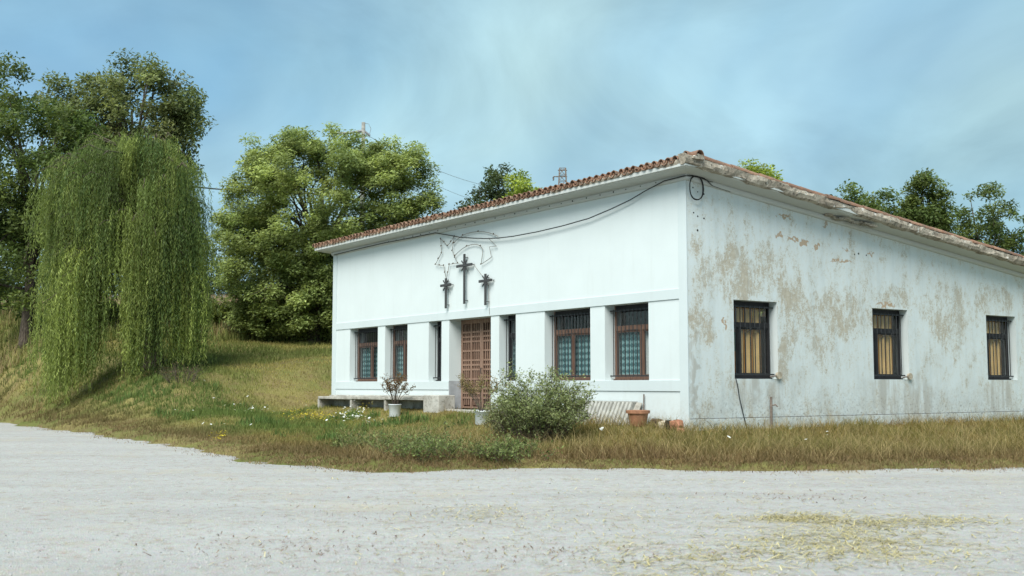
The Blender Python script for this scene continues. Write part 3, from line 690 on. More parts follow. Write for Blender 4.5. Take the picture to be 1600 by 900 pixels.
m = MB(); m.tube([(.10, 2.43, .52), (.17, 2.50, .54), (.20, 2.53, .49)], .016, 6); m.build('tap', M['rust'], t)
for y, nm in ((2.86, 'nearer'), (7.68, 'farther')):
    t = thing('sill_fitting', 'round rusty wall fitting beside the sill of the %s side window' % nm, 'fitting', Vector((0, y, 1.15)))
    m = MB(); m.tube([(.0, y - .10, 1.20), (.07, y - .10, 1.20)], [.07, .085], 10); m.build('cup', M['stone'], t)
    m = MB(); m.tube([(.02, y - .35, 1.17), (.05, y - .1, 1.20)], .016, 6); m.build('arm', M['rust'], t)

# ------------------------------------------------------------------ bench, pots, panel, rubble
t = thing('concrete_bench', 'long weathered concrete bench of three bays along the front wall', 'bench', Vector((-13.4, -.3, .25)))
xs = [-17.35, -14.92, -12.62, -10.26]
for i in range(3):
    x0, x1 = xs[i] - .03, xs[i + 1] + (.03 if i < 2 else -.02); zt = .60 + .012 * i
    m = MB(); m.box(x0 + .04, x1 - .01, -.60, -.03, zt - .085, zt); m.build('seat_slab', M['concrete'], t, bevel=.012)
    m = MB(); m.box(x0 + .08, x1 - .06, -.05, -.028, .0, zt - .087); m.build('back_panel', M['concrete'], t)
    m = MB(); m.box(x0 + .3, x1 - .1, -.30, -.04, zt + .001, zt + .045); m.build('loose_board', M['concrete'], t, bevel=.01)
for i, x in enumerate(xs[:3]):
    m = MB(); m.box(x - .06, x + .06, -.58, -.04, .0, .513 + .012 * i); m.build('support', M['concrete'], t, bevel=.01)
m = MB(); m.box(-10.29, -9.45, -.59, -.03, .0, .69); m.build('end_block', M['concrete'], t, bevel=.02)

def leaves(P, size, N, tint, droop=0., flat=.5, asp=.42, seed=0):
    """kite leaves at P (n,3): returns V, F, colours"""
    r = np.random.default_rng(seed); n = len(P)
    nr = r.normal(size=(n, 3)); nr[:, 2] = np.abs(nr[:, 2]) + flat; nr[:, :2] += np.array([.30, -.5]) * flat    # leaves lean to the light
    nr /= np.linalg.norm(nr, axis=1)[:, None]
    d = r.normal(size=(n, 3)); d[:, 2] -= droop; d -= nr * (d * nr).sum(1)[:, None]; d /= np.linalg.norm(d, axis=1)[:, None] + 1e-9
    s = np.cross(nr, d); L = size * r.uniform(.6, 1.35, n)[:, None]
    V = np.stack([P, P + d * L * .5 + s * L * asp * .5 + nr * L * .08, P + d * L, P + d * L * .5 - s * L * asp * .5 + nr * L * .08], 1).reshape(-1, 3)
    F = np.arange(4 * n).reshape(n, 4)
    return V, F, np.repeat(tint, 4, 0)
def hues(n, c0, c1, seed, jit=.2):
    r = np.random.default_rng(seed); t_ = r.random((n, 1)); c = np.array(c0) * (1 - t_) + np.array(c1) * t_
    return np.clip(c * (1 + jit * r.normal(size=(n, 1))), .004, 1)

def dry_plant(name, label, x, y, z, h, w, seed, c0, c1, nleaf=500, group=None):
    r = np.random.default_rng(seed); t = thing(name, label, 'plant', Vector((x, y, z)), group); m = MB(); P = []
    for i in range(16):
        a = r.uniform(0, 6.28); e = w * r.uniform(.25, 1); hh = h * r.uniform(.6, 1)
        p = [Vector((x + .02 * math.cos(a), y + .02 * math.sin(a), z)), Vector((x + e * .35 * math.cos(a), y + e * .35 * math.sin(a), z + hh * .45)), Vector((x + e * math.cos(a + .2), y + e * math.sin(a + .2), z + hh))]
        m.tube(p, [.010, .007, .003], 4)
        for k_ in range(5):
            q = r.uniform(.35, .95); s = p[1].lerp(p[2], q); e2 = s + Vector((r.normal() * .10, r.normal() * .10, abs(r.normal()) * .12)); m.tube([s, e2], [.004, .002], 3)
            for _ in range(nleaf // 80): f = r.random(); P.append(s.lerp(e2, f) + Vector(r.normal(size=3) * .025))
    m.build('stems', M['bark'], t)
    P = np.array(P); V, F_, C_ = leaves(P, .055, len(P), hues(len(P), c0, c1, seed), .3, .2, .5, seed)
    link('foliage', fastmesh(name, V, F_, C_), M['leaf'], t)
    return t
def bucket(x, y, z, label, tilt=0):
    t = thing('bucket_pot', label, 'pot', Vector((x, y, z)))
    m = MB(); m.lathe([(0.0, 0), (.150, 0), (.155, .01), (.180, .335), (.190, .34), (.190, .36), (.176, .36), (.172, .30)], (x, y, z), 24); m.build('pail', M['bucket'], t, sm=True)
    m = MB(); m.lathe([(.0, .31), (.173, .30)], (x, y, z), 24); m.build('soil', M['soil'], t)
    t.rotation_euler = (0, tilt, 0)
    return t
z1_ = gz(-11.03, -1.1); bucket(-11.03, -1.1, z1_, 'white plastic bucket pot standing before the concrete bench')
dry_plant('potted_shrub', 'withered brown shrub growing in the bucket by the bench', -11.03, -1.1, z1_ + .30, .95, .58, 5, (.24, .145, .09), (.17, .125, .05), 1100)
z2_ = gz(-6.3, -1.2); bucket(-6.3, -1.2, z2_, 'dirty white bucket pot by the door, beside the olive bush', .08)
dry_plant('potted_shrub', 'dead twiggy shrub in the bucket in front of the lattice door', -6.3, -1.2, z2_ + .30, .98, .80, 9, (.32, .235, .14), (.22, .19, .08), 1100)
zt_ = gz(-1.14, -.45)
t = thing('terracotta_pot', 'orange terracotta pot with wide rim against the white wall', 'pot', Vector((-1.14, -.45, zt_)))
c_ = (-1.14, -.45, zt_)
m = MB(); m.lathe([(0, 0), (.165, 0), (.175, .01), (.225, .29)], c_, 28); m.build('bowl', M['terracotta'], t, sm=True)
m = MB(); m.lathe([(.225, .285), (.262, .29), (.268, .355), (.240, .36), (.232, .31)], c_, 28); m.build('rim', M['terracotta'], t, sm=False)
m = MB(); m.lathe([(0, .315), (.234, .31)], c_, 20); m.build('soil', M['soil'], t)
m = MB(); m.tube([(-1.40, -.06, .12), (-1.395, -.05, .78)], .016, 6); tag(m.build('thin_rod', M['rust']), 'thin grey metal rod upright on the wall behind the terracotta pot', 'rod')
# corrugated sheet leaning on the wall
t = thing('corrugated_sheet', 'grey corrugated sheet leaning on the front wall beside the terracotta pot', 'sheet', Vector((-2.5, -.3, .05)))
m = MB(); vv = []; n = 200; x0, x1 = -3.55, -1.62
for i in range(n + 1):
    x = x0 + (x1 - x0) * i / n; ph = (i / n * 14) % 1; d = .07 if ph < .60 else 0
    for zz, yy in ((-.05, -.40), (.60, -.10)):
        vv += [(x + .02 * (zz > 0), yy - d, zz), (x + .02 * (zz > 0), yy - d + .008, zz)]
m.add(vv, [(4 * i, 4 * i + 4, 4 * i + 6, 4 * i + 2) for i in range(n)] + [(4 * i + 1, 4 * i + 3, 4 * i + 7, 4 * i + 5) for i in range(n)] + [(4 * i + 2, 4 * i + 6, 4 * i + 7, 4 * i + 3) for i in range(n)])
m.build('ribs', M['panel'], t)
m = MB(); m.box(x0 + .02, x1 + .02, -.155, -.06, .58, .612); m.build('top_edge', M['panel'], t)
m = MB(); vv = [(x1 - .02, -.42, .0), (x1 + .16, -.36, .0), (x1 + .16, -.06, .58), (x1 - .06, -.10, .60)]; m.add(vv + [(a, q + .03, c0) for a, q, c0 in vv], [(0, 1, 2, 3), (7, 6, 5, 4), (0, 4, 5, 1), (1, 5, 6, 2), (2, 6, 7, 3), (3, 7, 4, 0)]); m.build('end_board', M['concrete'], t, bevel=.006)
def lump(name, label, cat, c, r, mat, seed, group=None):
    rr = np.random.default_rng(seed); m = MB(); n, kk = 9, 6; vv = []
    for i in range(kk + 1):
        ph = math.pi * i / kk
        for j in range(n):
            th = 2 * math.pi * j / n; q = 1 + rr.uniform(-.22, .22)
            cx, cy, cz = (np.sign(f_) * abs(f_) ** .6 for f_ in (math.sin(ph) * math.cos(th), math.sin(ph) * math.sin(th), math.cos(ph)))
            vv.append((c[0] + r[0] * q * cx, c[1] + r[1] * q * cy, c[2] + r[2] * q * cz))
    m.add(vv, [(i * n + j, i * n + (j + 1) % n, (i + 1) * n + (j + 1) % n, (i + 1) * n + j) for i in range(kk) for j in range(n)])
    return tag(m.build(name, mat), label, cat, group)
lump('broken_brick', 'broken red hollow brick at the near corner of the white wall', 'brick', (-.12, -.24, gz(-.12, -.24) + .10), (.16, .11, .11), M['brick'], 1)
lump('rubble_stone', 'pale sandy rubble stone right of the terracotta pot', 'stone', (-.48, -.22, gz(-.48, -.22) + .07), (.20, .10, .09), M['stone'], 2)
lump('rubble_stone', 'dark rubble lump touching the terracotta pot', 'stone', (-.78, -.20, gz(-.78, -.2) + .07), (.17, .10, .10), M['soil'], 3)
lump('rubble_stone', 'small dark stone between the pale stone and the red brick', 'stone', (-.32, -.30, gz(-.32, -.3) + .08), (.09, .08, .10), M['hole'], 4)
lump('broken_brick', 'small red brick shard lying in the grass at the corner', 'brick', (.12, -.36, gz(.12, -.36) + .03), (.10, .06, .05), M['brick'], 6)

# ------------------------------------------------------------------ trees
def ell(px, py, rx, ry, v, rd=None):
    """ellipsoid seen at picture place px,py (1600 wide) when it stands v metres ahead"""
    s = v / 1744 / math.cos(PITCH) ** 0
    zc = CAM.z + (601 - py) * s
    p = W((px - 800) * s, v, zc); return (np.array(p), np.array([rx * s, (rd or rx) * s, ry * s]))
def make_tree(name, label, base, ells, nclus, nleaf, lsize, c0, c1, seed, rc=.9, trunk_r=.22, droop=.4, flat=.5, inner=.45, group=None, branches=True):
    r = np.random.default_rng(seed); base = Vector(base)
    t = thing(name, label, 'tree', base, group)
    vol = np.array([e[1].prod() ** .72 for e in ells]); vol /= vol.sum()
    CC = []
    for c, rad in [ells[i] for i in r.choice(len(ells), nclus, p=vol)]:
        d = r.normal(size=3); d /= np.linalg.norm(d); q = inner + (1 - inner) * r.random() ** .6
        o = d * rad * q
        CC.append(c + np.array(RT) * o[0] + np.array(AX) * o[1] + np.array([0, 0, o[2]]))
    CC = np.array(CC); gzs = ground(CC[:, 0], CC[:, 1]); CC[:, 2] = np.maximum(CC[:, 2], gzs + rc * .45)
    RC = rc * r.uniform(.55, 1.25, nclus)
    per = r.multinomial(nleaf, RC ** 2 / (RC ** 2).sum()); idx = np.repeat(np.arange(nclus), per); n = len(idx)
    d = r.normal(size=(n, 3)); d /= np.linalg.norm(d, axis=1)[:, None]
    P = CC[idx] + d * (RC[idx] * (r.random(n) ** .45))[:, None] * np.array([1, 1, .72])
    ct_ = hues(nclus, c0, c1, seed + 1, .14)[idx] * (1 + .22 * r.normal(size=(n, 1)))
    V, F_, C_ = leaves(P, lsize, n, np.clip(ct_, .004, 1), droop, flat, .45, seed + 2)
    # limbs
    m = MB(); cen = np.average([e[0] for e in ells], axis=0, weights=vol); zc = cen[2]
    fork = base.lerp(Vector(cen), .42); fork.z = base.z + (zc - base.z) * .5
    m.tube([base - Vector((0, 0, .3)), base + Vector((0, 0, .12)), base.lerp(fork, .4) + Vector((r.normal() * .1, r.normal() * .1, 0)), fork], [trunk_r * 1.5, trunk_r * 1.15, trunk_r * .95, trunk_r * .8], 9)
    if branches:
        top_ = Vector(cen) + Vector((0, 0, ells[0][1][2] * .5)); m.tube([fork, fork.lerp(top_, .5) + Vector((.15, .1, 0)), top_], [trunk_r * .75, trunk_r * .5, trunk_r * .18], 7)
        order = r.permutation(nclus)[:min(nclus, 46)]
        for i in order:
            e = Vector(CC[i]); f = r.uniform(.0, .7); s = fork.lerp(top_, f) if e.z > fork.z else base.lerp(fork, r.uniform(.6, 1))
            k1 = s.lerp(e, .5) + Vector((r.normal() * .25, r.normal() * .25, .12 * (e - s).length))
            w0 = trunk_r * r.uniform(.2, .42); m.tube([s, k1, e], [w0, w0 * .6, w0 * .15], 5)
            e2 = k1.lerp(e, .5) + Vector(r.normal(size=3) * .6); m.tube([k1, e2], [w0 * .4, w0 * .1], 4)
    m.build('trunk', M['bark'], t, sm=True)
    cr = link('crown', fastmesh(name + '_crown', V, F_, C_), M['leaf'], t); cr['kind'] = 'stuff'
    return t
def at_ground(px, v):
    p = W((px - 800) * v / 1744, v); return Vector((p.x, p.y, gz(p.x, p.y)))
v = 55
make_tree('ash_tree', 'large broad bright green ash tree left of the chapel', at_ground(490, v),
          [ell(500, 322, 148, 124, v), ell(615, 300, 58, 88, v), ell(610, 262, 56, 46, v), ell(400, 415, 70, 90, v, 90), ell(450, 478, 95, 48, v), ell(520, 475, 90, 52, v), ell(435, 245, 62, 48, v), ell(385, 318, 50, 64, v), ell(535, 258, 70, 42, v), ell(560, 420, 90, 80, v), ell(672, 325, 22, 24, v)],
          880, 200000, .17, (.190, .250, .085), (.350, .415, .140), 21, .62, .30, .5, 1.1, .42)
v = 63
make_tree('tall_tree', 'tall dark green tree rising behind the weeping willow', at_ground(205, v),
          [ell(195, 190, 110, 115, v), ell(262, 205, 55, 75, v), ell(230, 330, 80, 110, v), ell(130, 210, 80, 110, v), ell(200, 110, 45, 38, v)],
          210, 48000, .24, (.125, .165, .068), (.21, .24, .095), 33, .95, .32, .4, .5, .45)
v = 86
make_tree('dark_tree', 'dark evergreen tree showing over the roof left of the pale one', at_ground(762, v), [ell(768, 330, 42, 62, v), ell(772, 275, 20, 32, v), ell(740, 345, 26, 40, v), ell(770, 400, 45, 60, v)], 90, 15000, .28, (.050, .078, .034), (.085, .112, .046), 41, .9, .22, .2, .5, .4)
v = 80
make_tree('pale_tree', 'yellow-green young tree showing over the roof near the pylon', at_ground(815, v), [ell(815, 318, 38, 50, v), ell(838, 325, 24, 34, v), ell(815, 380, 40, 60, v)], 80, 15000, .26, (.26, .34, .06), (.36, .43, .09), 42, .75, .18, .3, .6, .35)
for i, (px, v, top, w_, c0, c1, lab) in enumerate([
        (1195, 62, 244, 42, (.24, .32, .05), (.33, .40, .075), 'yellow-green treetop peeking over the middle of the side roof'),
        (1335, 58, 282, 52, (.085, .135, .036), (.15, .20, .055), 'green treetop over the side roof, left of the taller right one'),
        (1385, 60, 296, 46, (.09, .135, .036), (.15, .19, .055), 'low green treetop just right of the middle treetop over the side roof'),
        (1452, 56, 266, 42, (.085, .13, .036), (.14, .18, .052), 'taller green treetop at the right over the end of the roof'),
        (1545, 60, 290, 76, (.085, .13, .036), (.14, .18, .052), 'broad green tree farthest right behind the chapel')]):
    bs = at_ground(px, v)
    make_tree('treetop', lab, bs, [ell(px, top + 58, w_ * .8, 58, v), ell(px - w_ * .45, top + 70, w_ * .42, 46, v), ell(px + w_ * .5, top + 66, w_ * .42, 44, v), ell(px, top + 150, w_, 90, v)], 130, 19000, .20, c0, c1, 60 + i, .6, .18, .2, .6, .45, 'trees behind the chapel roof')
for i, (px, v, top, w_, lab) in enumerate([(40, 58, 130, 110, 'leafy tree at the far left edge beyond the willow'), (-60, 66, 60, 120, 'tallest leafy tree at the extreme left behind the others')]):
    make_tree('edge_tree', lab, at_ground(px, v), [ell(px, top + 130, w_, 130, v), ell(px + 20, top + 290, w_ * .9, 130, v)], 150, 30000, .25, (.075, .118, .034), (.13, .17, .048), 80 + i, 1.0, .3, .4, .5, .45, 'trees at the left edge')

# weeping willow: arching limbs with hanging leafy strands
def willow():
    r = np.random.default_rng(5); v = 44; s = v / 1744
    base = at_ground(240, v + .8); t = thing('weeping_willow', 'weeping willow with long hanging green strands at the left', 'tree', base)
    m = MB(); top = Vector(W((215 - 800) * s, v + .4, 0)); top.z = CAM.z + (601 - 290) * s
    m.tube([base - Vector((0, 0, .3)), base + Vector((0, 0, .1)), base.lerp(top, .25) + Vector((.1, 0, 0)), base.lerp(top, .55), top], [.62, .46, .36, .30, .20], 10)
    PV, PC, PD, PS = [], [], [], []
    ztop = CAM.z + (601 - 192) * s; heads = []
    for i in range(190):
        a = r.uniform(0, 2 * math.pi); q = r.random() ** .5; rr_ = 3.15 * q
        cx = (194 - 800) * s; tier = r.choice([0, 1, 2], p=[.36, .32, .32])
        hgt = ztop - [0, 2.3, 4.6][tier] - 1.9 * q ** 3 - r.uniform(0, .9)
        if tier and q < .55: rr_ = 3.15 * r.uniform(.6, 1.0)
        p = W(cx + rr_ * math.cos(a) * (.97 if tier else 1), v + rr_ * math.sin(a) * .62 - .3, hgt); heads.append((p, tier, q))
    for i, (p, tier, q) in enumerate(heads):
        st = base.lerp(top, r.uniform(.45, 1)); d = p - st; d.z = 0; d = d.normalized() if d.length > .01 else Vector((1, 0, 0))
        mid_ = st.lerp(p, .6) + Vector((0, 0, .55)); m.tube([st, mid_, p, p + d * .35 - Vector((0, 0, .25))], [.085, .045, .018, .006], 5)
        cl = hues(1, (.085, .135, .040), (.315, .375, .100), 300 + i, .14)[0]
        lmean = r.uniform(1.3, 3.4) + (2.2 if tier == 2 else 0); ns = r.integers(22, 48); bw = r.uniform(.16, .34)
        for j in range(ns):
            f0 = r.random() ** .6; o = mid_.lerp(p, f0) + Vector((r.normal() * bw, r.normal() * bw, r.normal() * .10)); g0 = gz(o.x, o.y)
            ln = min(o.z - g0 - .15 - r.uniform(.0, 1.4) ** 2, lmean * r.uniform(.55, 1.35))
            if ln < .5: continue
            n = int(ln / .062); tt = np.linspace(0, 1, n); sway = r.normal(size=2) * .10; ph = r.uniform(0, 6); kick = r.uniform(.15, .55)
            arc = np.sin(np.minimum(tt * ln * 1.3, 1.57))
            X_ = o.x + d.x * kick * arc + sway[0] * tt ** 1.5 + .025 * np.sin(tt * 6 + ph); Y_ = o.y + d.y * kick * arc + sway[1] * tt ** 1.5
            Z_ = o.z + .16 * np.sin(np.minimum(tt * ln * 2.2, 3.14)) - ln * tt
            PV.append(np.stack([X_, Y_, Z_], 1) + r.normal(size=(n, 3)) * .02)
            PC.append(np.clip(cl * (1 + .14 * r.normal()) * (1 + .18 * r.normal(size=(n, 1))), .004, 1))
    m.build('trunk', M['bark'], t, sm=True)
    P = np.concatenate(PV); C0 = np.concatenate(PC); n = len(P)
    d = r.normal(size=(n, 3)) * .38; d[:, 2] -= 1; d /= np.linalg.norm(d, axis=1)[:, None]
    sd = np.cross(d, r.normal(size=(n, 3))); sd /= np.linalg.norm(sd, axis=1)[:, None]; L = r.uniform(.10, .20, n)[:, None]
    V = np.stack([P, P + d * L * .45 + sd * L * .085, P + d * L, P + d * L * .45 - sd * L * .085], 1).reshape(-1, 3)
    cr = link('hanging_strands', fastmesh('willow_strands', V, np.arange(4 * n).reshape(n, 4), np.repeat(C0, 4, 0)), M['leaf'], t); cr['kind'] = 'stuff'
    print('willow leaves', n)
willow()
# far wood on the rise, seen between the trees
r = np.random.default_rng(77); PP = []; CL = []
for i in range(46):
    px = -120 + 22 * i + r.uniform(-8, 8); v = r.uniform(125, 160); bs = at_ground(px, v); hh = r.uniform(7, 12); cc = hues(1, (.05, .075, .035), (.09, .11, .05), 500 + i)[0]
    for j in range(16):
        c = np.array(bs) + np.array([r.normal() * 2.0, r.normal() * 2.0, hh * r.uniform(.15, .95)]); k_ = 60
        PP.append(c + r.normal(size=(k_, 3)) * .85); CL.append(np.clip(cc * (1 + .2 * r.normal(size=(k_, 1))), .01, 1))
P = np.concatenate(PP); V, F_, C_ = leaves(P, .5, len(P), np.concatenate(CL), .2, .6, .6, 8)
o = tag(link('far_wood', fastmesh('far_wood', V, F_, C_), M['leaf']), 'hazy far wood on the rise behind the willow', 'wood'); o['kind'] = 'stuff'

# ------------------------------------------------------------------ shrubs
def shrub(name, label, x, y, h, w, nst, nleaf, lsize, c0, c1, seed, lean=.5, spread=1., base_w=.25, group=None, cat='shrub', stem=.012, fill=.25):
    r = np.random.default_rng(seed); z = gz(x, y); t = thing(name, label, cat, Vector((x, y, z)), group); m = MB(); P = []; per = max(4, nleaf // nst)
    for i in range(nst):
        a = r.uniform(0, 6.28); q = r.random() ** .5; b0 = Vector((x + base_w * q * math.cos(a), y + base_w * q * math.sin(a), z - .05)); hh = h * (1 - .45 * q ** 2) * r.uniform(.55, 1.08)
        e = Vector((x + w * q * math.cos(a + r.normal() * .2), y + w * q * math.sin(a + r.normal() * .2), z + hh)); k1 = b0.lerp(e, .5) + Vector((0, 0, .12 * h))
        m.tube([b0, k1, e], [stem, stem * .6, stem * .15], 4)
        for k_ in range(7):
            f = r.uniform(fill, 1.0); s = b0.lerp(k1, f * 2) if f < .5 else k1.lerp(e, f * 2 - 1); e2 = s + Vector((r.normal() * .16 * spread, r.normal() * .16 * spread, abs(r.normal()) * .16 + .03)); m.tube([s, e2], [stem * .35, stem * .1], 3)
            for _ in range(per // 7): g = r.random(); P.append(np.array(s.lerp(e2, g)) + r.normal(size=3) * .028)
    m.build('stems', M['bark'], t)
    P = np.array(P); P = P[P[:, 2] > z]
    V, F_, C_ = leaves(P, lsize, len(P), hues(len(P), c0, c1, seed, .28), -.4, .25, .42, seed)
    cr = link('foliage', fastmesh(name, V, F_, C_), M['leaf'], t); cr['kind'] = 'stuff'
    return t
shrub('olive_bush', 'big bushy olive-green shrub in front of the windows at the verge', -1.95, -2.55, 1.66, 1.22, 135, 18000, .058, (.155, .195, .078), (.36, .405, .19), 101, base_w=.45, fill=.22)
shrub('side_bush', 'smaller loose shrub on the left flank of the olive bush', -3.15, -2.45, 1.0, .62, 50, 6500, .058, (.17, .19, .09), (.36, .37, .20), 102, base_w=.3)
for i, (x, y, h, w, c0, c1, lab) in enumerate([(-.35, -6.2, .30, .95, (.12, .165, .055), (.24, .28, .10), 'low green bramble mound at the verge nearest the yard'), (-1.9, -5.7, .24, .85, (.12, .165, .055), (.24, .28, .10), 'low green bramble mound left of the nearest one'),
                                               (.55, -5.0, .26, .8, (.12, .165, .055), (.24, .28, .10), 'low green bramble mound just below the olive bush'), (-3.3, -6.1, .18, .6, (.12, .165, .055), (.24, .28, .10), 'thin green bramble mound at the left of the others')]):
    shrub('bramble_mound', lab, x, y, h, w, 50, 2300, .065, c0, c1, 120 + i, base_w=w * .8, group='bramble mounds on the verge', cat='plant', stem=.006, fill=.0)
for i, (px, v, h, w, c0, c1, lab) in enumerate([
        (345, 60, 1.5, 1.5, (.10, .14, .03), (.16, .19, .045), 'yellow-green shrub on the bank right of the willow'), (395, 57, 1.3, 1.5, (.09, .11, .035), (.15, .14, .06), 'brownish shrub on the bank under the ash tree, left'),
        (440, 57, 1.2, 1.6, (.07, .10, .03), (.12, .15, .04), 'green shrub on the bank under the middle of the ash tree'), (300, 62, 1.8, 1.6, (.08, .12, .03), (.14, .18, .045), 'green shrub on the bank just behind the willow strands'),
        (490, 58, 1.6, 1.8, (.045, .07, .024), (.08, .11, .035), 'dark shrub under the ash tree beside the chapel'), (265, 64, 2.0, 1.8, (.07, .11, .03), (.13, .17, .045), 'leafy shrub on the bank seen through the willow'), (150, 60, 1.8, 2.0, (.06, .09, .03), (.11, .14, .04), 'shrub on the bank left of the willow trunk')]):
    p = at_ground(px, v); shrub('bank_shrub', lab, p.x, p.y, h, w, 60, 6500, .15, c0, c1, 140 + i, base_w=w * .7, group='shrubs on the bank', stem=.012, fill=.0)
# dry brushwood at the willow's foot
p = at_ground(285, 41); shrub('root_brush', 'reddish brown twigs at the foot of the willow', p.x, p.y, .7, 1.0, 34, 420, .07, (.14, .09, .06), (.20, .15, .08), 170, base_w=.5, cat='twigs')

# ------------------------------------------------------------------ pylon, pole, wires
def lattice(px, v, topy, label):
    s = v / 1744; bs = at_ground(px, v); zt = CAM.z + (601 - topy) * s; t = thing('lattice_pylon', label, 'pylon', bs)
    hb, ht = 1.1, .33; m = MB(); H = zt - bs.z
    cor = lambda f, i: bs + RT * ((hb + (ht - hb) * f) * (1 if i in (0, 1) else -1)) + AX * ((hb + (ht - hb) * f) * (1 if i in (1, 2) else -1)) + Vector((0, 0, H * f))
    for i in range(4): m.tube([cor(0, i), cor(1, i)], .07, 4)
    m.build('legs', M['rust'], t); m = MB(); n = 22
    for k_ in range(n):
        for i in range(4): m.tube([cor(k_ / n, i), cor((k_ + 1) / n, (i + 1) % 4)], .035, 4, False); m.tube([cor((k_ + 1) / n, i), cor((k_ + 1) / n, (i + 1) % 4)], .03, 4, False)
    m.build('bracing', M['rust'], t)
    for zz, sd in ((H - .2, 0), (H - .9, -1), (H - 2.1, 1)):
        m = MB(); c = bs + Vector((0, 0, zz))
        m.tube([c - RT * (1.0 if sd <= 0 and sd else .5), c + RT * (1.1 if sd >= 0 and sd else .5)], .06, 4); m.build('crossarm', M['rust'], t)
        if sd:
            m = MB(); e = c + RT * sd * 1.0; m.lathe([(.02, 0), (.12, -.08), (.05, -.16), (.12, -.24), (.05, -.32), (.10, -.4), (.0, -.45)], e, 8); m.build('insulator', M['rust'], t)
lattice(880, 120, 260, 'brown lattice power pylon top above the chapel roof')
v = 75; s = v / 1744; bs = at_ground(564, v); zt = CAM.z + (601 - 186) * s
t = thing('utility_pole', 'concrete power pole with arm behind the ash tree', 'pole', bs)
m = MB(); m.tube([bs - Vector((0, 0, .3)), Vector((bs.x, bs.y, zt))], [.26, .13], 8); m.build('shaft', M['pole'], t, sm=True)
za = CAM.z + (601 - 203) * s; c = Vector((bs.x, bs.y, za))
m = MB(); m.tube([c - RT * 2.2 + Vector((0, 0, -.02)), c - RT * .9, c + Vector((0, 0, .18))], .09, 5); m.tube([c + Vector((0, 0, .18)), c + RT * .45 + Vector((0, 0, -.18))], .08, 5); m.tube([c - RT * .9 + Vector((0, 0, -.25)), c + Vector((0, 0, .1))], .04, 4); m.build('crossarm', M['steel'], t)
m = MB(); m.tube([c + Vector((0, 0, zt - za - .05)), c + RT * .35 + Vector((0, 0, zt - za - .1)), c + RT * .52 + Vector((0, 0, .3)), c + RT * .42 + Vector((0, 0, -.1))], .014, 4); m.build('jumper', M['wire'], t)
def wire(p, q, sag, rad, label):
    m = MB(); m.tube([p.lerp(q, f) - Vector((0, 0, sag * 4 * f * (1 - f))) for f in np.linspace(0, 1, 24)], rad, 4)
    tag(m.build('power_line', M['steel']), label, 'wire', 'overhead wires')
def at_px(px, py, v): return W((px - 800) * v / 1744, v, CAM.z + (601 - py) * v / 1744)
wire(at_px(566, 204, 75), at_px(872, 292, 120), 1.6, .016, 'upper thin power line falling to the right behind the roof')
wire(at_px(566, 212, 75), at_px(872, 302, 120), 2.6, .014, 'lower thin power line falling to the right behind the roof')
wire(at_px(120, 262, 66), at_px(520, 300, 64), .4, .045, 'dark overhead cable crossing the gap between willow and ash tree')

# ------------------------------------------------------------------ grass, flowers, straw, pebbles
def blades(name, label, cat, X, Y, H, Wd, colr, seed, bend=.45, mat='grass'):
    r = np.random.default_rng(seed); n = len(X); Z = np.maximum(ground(X, Y), rz(X, Y)) - .01
    a = r.uniform(0, 2 * math.pi, n); f = np.stack([np.cos(a), np.sin(a), 0 * a], 1); b_ = r.uniform(0, 2 * math.pi, n); bd = np.stack([np.cos(b_), np.sin(b_), 0 * b_], 1) * (H * r.uniform(.05, 1, n) * bend)[:, None]
    P = np.stack([X, Y, Z], 1); up_ = np.array([0, 0, 1.])
    h = H[:, None]; w = Wd[:, None] * .5
    V = np.stack([P - f * w, P + f * w, P + bd * .35 + up_ * h * .55 - f * w * .75, P + bd * .35 + up_ * h * .55 + f * w * .75, P + bd + up_ * h * .95], 1).reshape(-1, 3)
    i = np.arange(n)[:, None] * 5
    F_ = np.concatenate([i + np.array([[0, 1, 3]]), i + np.array([[0, 3, 2]]), i + np.array([[2, 3, 4]])], 0)
    o = tag(link(name, fastmesh(name, V, F_, np.repeat(np.clip(colr, .004, 1), 5, 0)), M[mat]), label, cat); o['kind'] = 'stuff'; return o
def scatter(n, umin, umax, vmin, vmax, seed):
    r = np.random.default_rng(seed); v = vmin * (vmax / vmin) ** r.random(n); u = v * r.uniform(umin, umax, n) / 1744
    return CAM.x + AX.x * v + RT.x * u, CAM.y + AX.y * v + RT.y * u, r
def field_color(X, Y, r, palette, s=.35, o=30):
    t_ = np.clip((fbm(X, Y, s, o) - .25) / .5 + .18 * r.normal(size=len(X)), 0, .999) * (len(palette) - 1); i = t_.astype(int); f = (t_ - i)[:, None]; p = np.array(palette)
    return (p[i] * (1 - f) + p[i + 1] * f) * (1 + .22 * r.normal(size=(len(X), 1)))
# tall dry grass of the verge
X, Y, r = scatter(330000, -420, 860, 15, 34, 1)
s = edge_dist(X, Y) + (fbm(X, Y, .9, 2) - .5) * 1.1; db = bdist(X, Y)
u, v = uv(X, Y); right = smooth(-7.0, -1.0, X + .0 * Y)
dens = smooth(-.25, .35, s) * (.35 + .65 * right) * (.35 + .9 * fbm(X, Y, 1.1, 14)); keep = (r.random(len(X)) < dens * .85) & (db > .06) & (X > -9.5)
X, Y, s, right, db = X[keep], Y[keep], s[keep], right[keep], db[keep]; n = len(X)
H = (.07 + .25 * r.random(n) ** 1.6) * (.45 + .55 * smooth(.1, 1.6, s)) * (.15 + 1.5 * fbm(X, Y, 1.5, 17)) * (.62 + .38 * right)
colr = field_color(X, Y, r, [(.165, .115, .055), (.26, .185, .065), (.20, .155, .042), (.105, .115, .028), (.36, .28, .135), (.15, .14, .034)], .8, 30)
dryc = np.array([.175, .115, .062]) * (1 + .25 * r.normal(size=(n, 1))); wq = (1 - smooth(.8, 2.6, s))[:, None] * .7; colr = colr * (1 - wq) + dryc * wq
